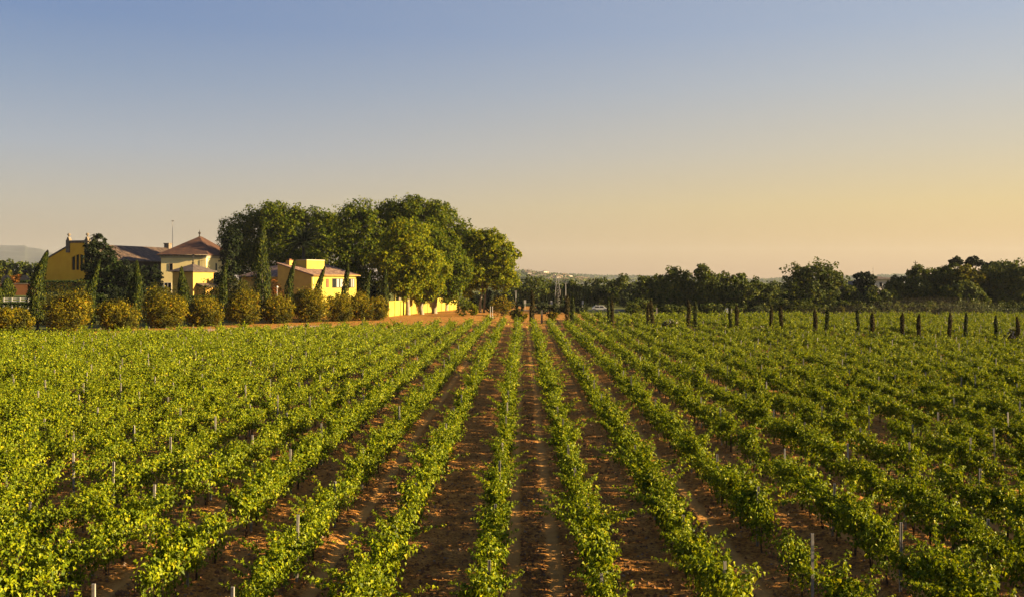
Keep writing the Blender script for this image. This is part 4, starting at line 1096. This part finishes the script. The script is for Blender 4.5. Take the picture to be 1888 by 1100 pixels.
rt_tree(1398, 275, [(1394, 530, 20, 18), (1408, 540, 18, 16), (1398, 558, 26, 20)], "low tree sloping down towards the gap with the far hill", 2800, 'far', 414)
rt_tree(1428, 280, [(1425, 548, 20, 16), (1440, 556, 18, 16), (1418, 562, 18, 14)], "lowest tree in the gap left of the great round tree", 2200, 'far', 415)
rt_tree(1500, 262, [(1468, 515, 26, 26), (1500, 503, 30, 26), (1530, 512, 28, 28), (1490, 540, 40, 32), (1525, 545, 34, 30), (1455, 545, 22, 28)], "great round tree standing tallest right of the gap", 8000, 'far', 416)
rt_tree(1572, 262, [(1568, 548, 22, 24), (1556, 555, 20, 20)], "dark bushy tree at the right foot of the great round tree", 2600, 'far', 417)
rt_tree(1594, 268, [(1588, 512, 13, 10), (1600, 516, 14, 12), (1594, 540, 22, 26)], "dark tree with a small top left of the white hill house", 3200, 'dark', 418)
rt_tree(1622, 258, [(1620, 552, 26, 22), (1610, 560, 20, 18)], "low tree below the white hill house", 2600, 'far', 419)
rt_tree(1652, 262, [(1650, 530, 18, 20), (1642, 552, 24, 22)], "yellowish tree right of the white hill house", 2800, 'far', 420)
rt_tree(1692, 262, [(1676, 510, 14, 14), (1697, 505, 20, 18), (1690, 535, 32, 30), (1680, 560, 30, 20)], "broad dark tree behind the dust haze", 4400, 'far', 421)
rt_tree(1728, 266, [(1724, 508, 16, 14), (1735, 512, 14, 14), (1726, 540, 28, 28)], "dark tree left of the sunlit yellow one", 3600, 'far', 422)
rt_tree(1758, 262, [(1752, 500, 16, 16), (1750, 530, 24, 30), (1765, 555, 28, 22)], "dark leafy tree before the umbrella pines", 3600, 'far', 423)
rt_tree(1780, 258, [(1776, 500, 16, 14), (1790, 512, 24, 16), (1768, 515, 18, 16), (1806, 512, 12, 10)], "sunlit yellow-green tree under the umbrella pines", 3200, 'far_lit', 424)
rt_tree(1818, 262, [(1815, 535, 26, 28), (1830, 525, 22, 24)], "grey-green tree right of the sunlit yellow one", 3400, 'far', 425)
rt_tree(1850, 258, [(1845, 515, 24, 26), (1862, 520, 22, 30), (1852, 550, 30, 28)], "dark tree second from the right edge of the photo", 4200, 'far', 426)
rt_tree(1888, 256, [(1882, 508, 22, 24), (1895, 530, 30, 40), (1880, 555, 26, 26)], "dark tree cut by the right edge of the photo", 4400, 'far', 427)
rt_tree(1838, 300, [(1830, 500, 24, 12), (1855, 495, 26, 12)], "pine copse showing above the dark trees at right", 2600, 'far', 428)
rt_tree(1770, 252, [(1764, 548, 28, 24), (1792, 550, 26, 22), (1780, 535, 24, 16)], "low dark tree under the sunlit yellow-green one", 3400, 'far', 429)
UP = "umbrella pines on the right skyline"
for k, (px, top, hw_, lb) in enumerate([(1764, 474, 14, "left umbrella pine on the right skyline"), (1797, 474, 16, "tallest middle umbrella pine on the right skyline"), (1825, 481, 12, "right small umbrella pine on the right skyline"), (1862, 486, 10, "isolated pine tuft near the right edge")]):
    dtree("umbrella_pine", px, 318, [(px, top + 8, hw_, 8), (px - hw_ * 0.5, top + 11, hw_ * 0.6, 6), (px + hw_ * 0.5, top + 11, hw_ * 0.6, 6)], lb, 1500, 'dark', 440 + k, "pine", UP, 0.6, 0.3, shell=0.3)
for k, (px, top, hw_, lb) in enumerate([(1755, 558, 24, "grey-green reedy bush left, at the foot of the right trees"), (1800, 563, 26, "grey-green reedy bush in the middle, at the foot of the right trees"), (1850, 566, 28, "grey-green reedy bush right, at the foot of the right trees"), (1400, 566, 18, "grey reedy bush below the low sloping tree")]):
    shrub(px, top, 582, hw_, 238, lb, 'reed', "reedy bushes below the right trees", 900, 450 + k, size=0.4)
for k, px in enumerate(range(1185, 1905, 42)):
    q_ = np.random.default_rng(900 + k)
    shrub(px + q_.uniform(-8, 8), 556 + q_.uniform(-5, 6), 583, 27 + q_.uniform(-4, 6), 243 + q_.uniform(-3, 3), "dark bush in the undergrowth at the foot of the right-hand trees", 'far', "undergrowth bushes below the right-hand trees", 800, 900 + k, name="undergrowth_bush", size=0.45)
for k, (px, top, hw_, Y_, lb) in enumerate([(878, 536, 20, 285, "dark bush behind the leaning plane trunks"), (934, 528, 24, 290, "tall dark bush behind the broad olive shrub"), (697, 512, 22, 268, "black-green bush in the gap right of the yellow house"), (905, 530, 18, 300, "dark bush in deep shade under the rightmost plane tree"), (672, 520, 20, 262, "shaded bush behind the right corner of the yellow house")]):
    shrub(px, top, 575, hw_, Y_, lb, 'dark', "dark bushes behind the plane trees", 1500, 930 + k, name="dark_bush", size=0.45)
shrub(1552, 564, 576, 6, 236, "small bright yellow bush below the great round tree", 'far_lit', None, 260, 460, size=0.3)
for k, (px, top, hw_, lb) in enumerate([(1000, 556, 18, "dull bush behind the lone lane-end cypress"), (1030, 558, 18, "brownish bush at the pylon foot"), (1052, 560, 16, "brownish bush right of the pylon foot"), (1072, 564, 14, "dull bush by the white roadside post")]):
    shrub(px, top, 578, hw_, 255, lb, 'reed', "dull bushes along the far road", 700, 470 + k, size=0.4)

# --- far woods: one mass behind the tree line
rng = np.random.default_rng(77)
fbm = MB()
for k in range(120):
    px = rng.uniform(955, 1990); Y = rng.uniform(345, 420)
    x, y, z = P(px, 0, Y); top = 12 * rng.uniform(0.55, 1.05) * (0.72 if px < 1690 else 1.1)
    r = rng.uniform(3.5, 6.5)
    C, NN = cloud([(x, y, top * 0.5, r, r, top * 0.5)], 420, rng, 0.35, 0.5)
    add_leaves(fbm, C, NN, 1.1, rng)
for k in range(26):
    px = rng.uniform(-120, 100); Y = rng.uniform(460, 560)
    x, y, z = P(px, 0, Y); r = rng.uniform(4, 7)
    C, NN = cloud([(x, y, 6 + 5.0 * rng.random(), r, r, 6.5)], 420, rng, 0.35, 0.5)
    add_leaves(fbm, C, NN, 1.2, rng)
tag(fbm.build("far_woods", M['far']), "far-off dark woods closing the view behind the tree line", "woods", None, 'stuff')

# --- white hill house, red-walled house, poles
x, y, _ = P(1622, 0, 300); 
hh = empty("hill_house", (x, y, 0), "white house with a grey hipped roof and aerial above the right trees", "house")
ztop = CAMZ + (517 - 517.5) / FPX * 300; pz = FPX / 300
m = MB(); m.box((-3.2, 0, 0), (5.0, 8, ztop + 0.3)); m.build("wall", M['farwhite'], hh)
m = MB(); hip(m, -4.2, 6.2, -1, 9, ztop + 0.5, ((0, 3.6), (0.8, 4.4)), CAMZ + (517 - 509.5) / pz); r_ = m.build("roof", M['tile_grey'], hh)
for a in (0.3, 2.2, 3.9): win(hh, a, ztop - 1.9, 0.8, 1.3, 0.0, 'y', 'white', 0)
m = MB(); zz_ = CAMZ + (517 - 510) / pz; m.tube([(-0.9, 3, zz_ - 0.8), (-0.9, 3, zz_ + 3.0)], 0.05, 4)
for q_ in (0.8, 1.5, 2.4): m.tube([(-1.3, 3, zz_ + q_), (-0.5, 3, zz_ + q_)], 0.035, 4)
m.build("aerial", M['metal'], r_)
x, y, _ = P(1570, 0, 305); z0_ = CAMZ - (526 - HY) / FPX * 305
lh = empty("low_house", (x, y, 0), "low reddish house with a dark roof right of the great round tree", "house")
m = MB(); m.box((-2.5, 0, 0), (5.0, 7, z0_)); m.build("wall", M['farpink'], lh)
m = MB(); hip(m, -4.2, 6.0, -0.8, 7.8, z0_ + 0.2, ((-1, 3.5), (3, 3.5)), CAMZ - (518 - HY) / FPX * 305); m.build("roof", M['tile_grey'], lh)
win(lh, 2.6, z0_ - 1.8, 1.2, 1.3, 0.0, 'y', 'white', 1)
for k, (px, top, Y, lb) in enumerate([(1688, 481, 330, "dark utility pole poking above the broad tree on the right skyline"), (1737, 489, 330, "dark utility pole left of the sunlit tree on the right skyline")]):
    x, _, z = P(px, top, Y); m = MB(); m.tube([(0, 0, -0.5), (0, 0, z)], [0.18, 0.12], 6); m.box((-0.7, -0.06, z - 0.7), (0.7, 0.06, z - 0.55))
    for q_ in (-0.6, 0.6): m.lathe([(0.05, 0), (0.07, 0.12), (0.03, 0.2)], (q_, 0, z - 0.55), 6)
    o = m.build("utility_pole", M['darkbark']); o.location = (x, Y, 0); tag(o, lb, "utility pole", "utility poles on the right skyline")
# lattice pylon and masts in the middle distance
x, _, z = P(1028, 510, 300)
py_ = empty("lattice_pylon", (x, 300, 0), "tapering steel lattice pylon rising before the far town", "pylon")
m = MB(); 
def leg(sx, sy, t): w = 1.15 * (1 - t) + 0.22 * t; return (sx * w, sy * w, t * z)
for sx in (-1, 1):
    for sy in (-1, 1): m.tube([leg(sx, sy, 0), leg(sx, sy, 1)], 0.055, 4)
nz = 10
for k in range(nz):
    t0, t1 = k / nz, (k + 1) / nz
    for (a, b) in (((-1,-1),(1,-1)), ((1,-1),(1,1)), ((1,1),(-1,1)), ((-1,1),(-1,-1))):
        m.tube([leg(*a, t0), leg(*b, t1)], 0.022, 3); m.tube([leg(*b, t0), leg(*a, t1)], 0.022, 3); m.tube([leg(*a, t1), leg(*b, t1)], 0.022, 3)
m.build("lattice", M['metal'], py_)
m = MB(); m.tube([(0, 0, z), (0, 0, z + 0.8)], 0.06, 4)
for q_ in (0.94, 0.86): m.box((-1.3, -0.06, z * q_), (1.3, 0.06, z * q_ + 0.12))
m.build("cross_arm", M['metal'], py_)
for px, t_, b_, Y, r_, mm, lb in [(1043, 522, 542, 300, 0.13, 'metal', "pale mast right of the lattice pylon"), (1063, 517, 540, 520, 0.25, 'metal', "faint mast before the far town, right of the pale one"), (1074, 520, 534, 560, 0.22, 'metal', "faintest mast before the far town"), (951, 536, 558, 270, 0.16, 'metal', "grey pole against the right edge of the plane trees"), (1033, 533, 560, 298, 0.12, 'stone', "thin brown pole close to the pylon's right leg")]:
    x, _, z = P(px, t_, Y); m = MB(); m.tube([(0, 0, -0.3), (0, 0, z)], [r_, r_ * 0.7], 6); m.box((-r_ * 2, -r_, z - 0.3), (r_ * 2, r_, z))
    o = m.build("mast", M[mm]); o.location = (x, Y, 0); tag(o, lb, "mast", "poles and masts before the far town")
for px, t_, b_, Y, lb in [(1074, 554, 562, 280, "white roadside post left of the parked car"), (1017, 554, 559, 280, "small white sign left of the pylon foot"), (968, 553, 558, 285, "small white sign behind the lone lane-end cypress")]:
    x, _, z = P(px, t_, Y); m = MB(); m.box((-0.32, -0.05, z - 1.0), (0.32, 0.05, z)); m.tube([(0, 0.1, -0.2), (0, 0.1, z - 0.1)], 0.05, 5)
    o = m.build("roadside_sign", M['white']); o.location = (x, Y, 0); tag(o, lb, "sign", "white signs along the far road")

# ------------------------------------------------------------------ road and vehicles
m = MB(); m.box((-60, 284, -0.3), (140, 290, 0.02)); rd = m.build("road", plain("far_asphalt", (0.06, 0.06, 0.06), (0.09, 0.09, 0.085), 0.5)); tag(rd, kind='structure')
def car(px, Y, label, L=4.4, van=False, z0=0.03, flip=False, group=None, cat="car", hgt=None):
    x = (px - VPX) / FPX * Y
    rt = empty("white_van" if van else "parked_car", (x, Y, z0), label, cat, group, rz=math.pi if flip else 0)
    h = hgt or (2.1 if van else 1.45); hl = L / 2
    if van: pf = [(-hl, 0.35), (hl, 0.35), (hl, 0.95), (hl - 0.5, 1.1), (hl - 1.2, h), (-hl + 0.15, h), (-hl, h - 0.25)]
    else: pf = [(-hl, 0.32), (hl, 0.32), (hl, 0.68), (hl - 0.9, 0.86), (hl - 1.55, h), (-hl + 0.9, h), (-hl + 0.25, 0.95), (-hl, 0.85)]
    m = MB(); m.prism(pf, 0, 1.75); o = m.build("body", M['carpaint'], rt)
    bv = o.modifiers.new("bevel", 'BEVEL'); bv.width = 0.06; bv.segments = 2
    m = MB(); a0, a1 = (-hl + 0.75, hl - 1.2) if van else (-hl + 0.75, hl - 1.35)
    for q0, q1 in ((a0, (a0 + a1) / 2 - 0.05), ((a0 + a1) / 2 + 0.05, a1 - 0.1)):
        m.prism([(q0, h * 0.62), (q1, h * 0.62), (q1 - 0.12, h * 0.92), (q0 + 0.12, h * 0.92)], -0.008, 0.03)
    m.build("side_windows", M['glass'], rt)
    for wx in (-hl + 0.8, hl - 0.85):
        for wy in (0.06, 1.69):
            m = MB(); a = np.linspace(0, 2 * math.pi, 14, endpoint=False)
            m.prism([(wx + 0.33 * math.cos(t), 0.33 + 0.33 * math.sin(t)) for t in a], wy - 0.11, wy + 0.11); w_ = m.build("wheel", M['rubber'], rt)
            m = MB(); m.prism([(wx + 0.18 * math.cos(t), 0.33 + 0.18 * math.sin(t)) for t in a], wy - 0.125, wy + 0.125); m.build("rim", M['metal'], w_)
    for wy in (0.2, 1.35):
        m = MB(); m.box((hl - 0.05, wy, 0.62), (hl + 0.02, wy + 0.25, 0.76)); m.build("headlight", M['white'], rt)
    return rt
car(1107, 281, "long white parked car beyond the vines, left of the second cypress pair", 4.8)
x, _, _ = P(1160, 0, 280); m = MB(); m.box((-4, 0, -0.3), (4.6, 0.3, 0.45)); m.box((-4.1, -0.06, 0.45), (4.7, 0.36, 0.52))
o = m.build("low_wall", M['concrete']); o.location = (x, 279, 0); tag(o, "low pale wall beside the far road, between cypress pairs", "wall")
tr = car(1337, 218, "small white tractor cab trailing dust among the far vines", 2.3, True, 0.0, True, None, "tractor", 2.5)
tr.name = "white_tractor"
m = MB(); m.box((1210 * 0 - 0.13, 0, -0.3), (0.13, 0.26, 2.1)); m.box((-0.18, -0.05, 2.1), (0.18, 0.31, 2.2)); x, _, _ = P(1211, 0, 232)
o = m.build("gate_pillar", M['concrete']); o.location = (x, 232, 0); tag(o, "pale pillar just right of the third cypress pair", "pillar")

# ------------------------------------------------------------------ hills
def hill_grid(pts, Y0, Y1, seed, yback):
    pxs = np.linspace(pts[0][0], pts[-1][0], 260)
    ridge = np.interp(pxs, [p[0] for p in pts], [p[1] for p in pts])
    vv_ = np.linspace(0, 1.25, 40)
    V_, PXs = np.meshgrid(vv_, pxs, indexing='ij')
    Yg = Y0 + (Y1 - Y0) * V_
    Zr = CAMZ - (ridge - HY) / FPX * Y1
    Z = Zr[None] * np.where(V_ <= 1, S(V_) * 0.75 + V_ * 0.25, 1 - (V_ - 1) * 3.2)
    Xg = (PXs - VPX) / FPX * Yg
    Z = Z + (vnoise(Xg * 0.008, Yg * 0.008, seed) - 0.5) * 0.14 * np.maximum(Zr[None], 4) * np.clip(V_ * 2, 0, 1) * np.clip((1.0 - V_) * 3, 0.08, 1) + (vnoise(Xg * 0.05, Yg * 0.02, seed + 1) - 0.5) * (2.0 if seed == 39 else 6.0) * np.clip(V_ * 2, 0, 1)
    return Xg, Yg, Z
M['hill'] = plain("wooded_hillside", (0.030, 0.042, 0.022), (0.07, 0.075, 0.035), 0.02, rough=1.0)
hb = MB()
HILLS = {}
for nm, pts, Y0, Y1, sd in [("town", [(860, 512), (900, 506), (945, 504), (960, 501.5), (985, 504), (1020, 507), (1060, 512), (1100, 519), (1150, 524)], 2300, 3600, 31),
                       ("back", [(900, 510), (980, 507), (1060, 506.5), (1110, 509), (1180, 510), (1260, 512), (1330, 515), (1400, 517), (1440, 514), (1480, 512), (1560, 511), (1660, 507), (1760, 512), (1950, 513)], 4400, 6800, 35),
                       ("left", [(-260, 462), (-120, 455), (0, 452.5), (46, 453), (52, 456.5), (75, 459), (95, 467), (140, 478), (210, 496), (300, 508)], 6500, 9200, 39)]:
    X_, Y_, Z_ = hill_grid(pts, Y0, Y1, sd, 0)
    HILLS[nm] = (X_, Y_, Z_)
    h_, w_ = X_.shape
    a_, b_ = np.meshgrid(np.arange(h_ - 1), np.arange(w_ - 1), indexing='ij'); q = a_ * w_ + b_
    hb.add(np.stack([X_, Y_, Z_], -1).reshape(-1, 3), np.stack([q, q + 1, q + w_ + 1, q + w_], -1).reshape(-1, 4), 0, True)
tag(hb.build("hills", M['hill']), kind='structure')
# houses of the far hillside town
rng = np.random.default_rng(91)
X_, Y_, Z_ = HILLS["town"]
hms = []
for k, wm in enumerate(('farwhite', 'farpink', 'farwhite')):
    m = MB(); w = 5 + 1.5 * k
    m.box((-w, -4, -3), (w, 4, 3.4), 0)
    hip(m, -w - 0.6, w + 0.6, -4.6, 4.6, 3.6, ((-w * 0.5, 0), (w * 0.5, 0)), 5.4)
    m.f[-1] = (m.f[-1][0], 1, False); m.f[-2] = (m.f[-2][0], 1, False)
    for q_ in range(3): m.box((-w * 0.7 + q_ * w * 0.6, -4.06, 0.4), (-w * 0.7 + q_ * w * 0.6 + 1.2, -4.003, 2.0), 2)
    hms.append(m.mesh("hillside_house", [M[wm], M['farroof'], M['glass']]))
done = 0
while done < 70:
    a = int(rng.integers(10, 33)); b = int(rng.integers(0, X_.shape[1]))
    px = X_[a, b] / Y_[a, b] * FPX + VPX
    if not (968 < px < 1105): continue
    o = bpy.data.objects.new("hillside_house", hms[int(rng.integers(0, 3))]); COL.objects.link(o)
    o.location = (X_[a, b], Y_[a, b], Z_[a, b] + 1.0); o.rotation_euler = (0, 0, rng.uniform(-0.2, 0.9)); s_ = rng.uniform(1.0, 1.8); o.scale = (s_, s_, s_)
    tag(o, "tiny pale house with a reddish roof on the distant hillside town", "house", "houses of the distant hillside town")
    done += 1
# hillside wood between the houses
fbm = MB()
for nm, nn_, sz_ in (("town", 2600, 9.0), ("back", 2200, 16.0)):
    X_, Y_, Z_ = HILLS[nm]
    a = rng.integers(6, 34, nn_); b = rng.integers(0, X_.shape[1], nn_)
    c = np.stack([X_[a, b], Y_[a, b], Z_[a, b] + 1.5], -1)
    c = np.repeat(c, 5, 0) + rng.normal(size=(nn_ * 5, 3)) * np.array([7, 7, 2.2])
    add_leaves(fbm, c, rng.normal(size=c.shape), sz_, rng)
tag(fbm.build("hillside_woods", M['far']), "dark woods scattered over the distant hills", "woods", None, 'stuff')

# ------------------------------------------------------------------ dust behind the tractor, and the evening haze
def volume(name, color, dens, aniso=0.2):
    m, nt, out = newmat(name)
    v = nt.nodes.new("ShaderNodeVolumePrincipled")
    v.inputs["Color"].default_value = (*color, 1); v.inputs["Density"].default_value = dens
    v.inputs["Anisotropy"].default_value = aniso; v.inputs["Density Attribute"].default_value = ""
    nt.links.new(v.outputs[0], out.inputs["Volume"])
    return m
fbm = MB()
rng = np.random.default_rng(3)
for px, py, rx, ry in [(1640, 573, 190, 10), (1680, 570, 160, 15), (1600, 575, 150, 7), (1720, 566, 130, 20)]:
    x, y, z = P(px, py, 222)
    prof_ = [(math.sin(math.pi * k / 8) * 1.0 + 0.001, -math.cos(math.pi * k / 8)) for k in range(9)]
    mm = MB(); mm.lathe(prof_, sides=18)
    v = np.concatenate(mm.v) * np.array([rx / FPX * 222, 5.0, ry / FPX * 222]) + np.array([x, y, max(z, ry / FPX * 222 + 0.15)])
    for g, a, b in mm.f: fbm.f.append((g + fbm.n, 0, True))
    fbm.v.append(v); fbm.n += len(v)
tag(fbm.build("dust_cloud", volume("dust", (0.88, 0.75, 0.55), 0.0016, 0.3)), "brownish dust drifting low before the right-hand trees", "dust", None, 'stuff')
hz_ = MB(); hz_.box((-8500, -60, -1.6), (8500, 10500, 350))
tag(hz_.build("haze", volume("evening_haze", (0.52, 0.57, 0.66), 0.00005, 0.1)), kind='stuff')
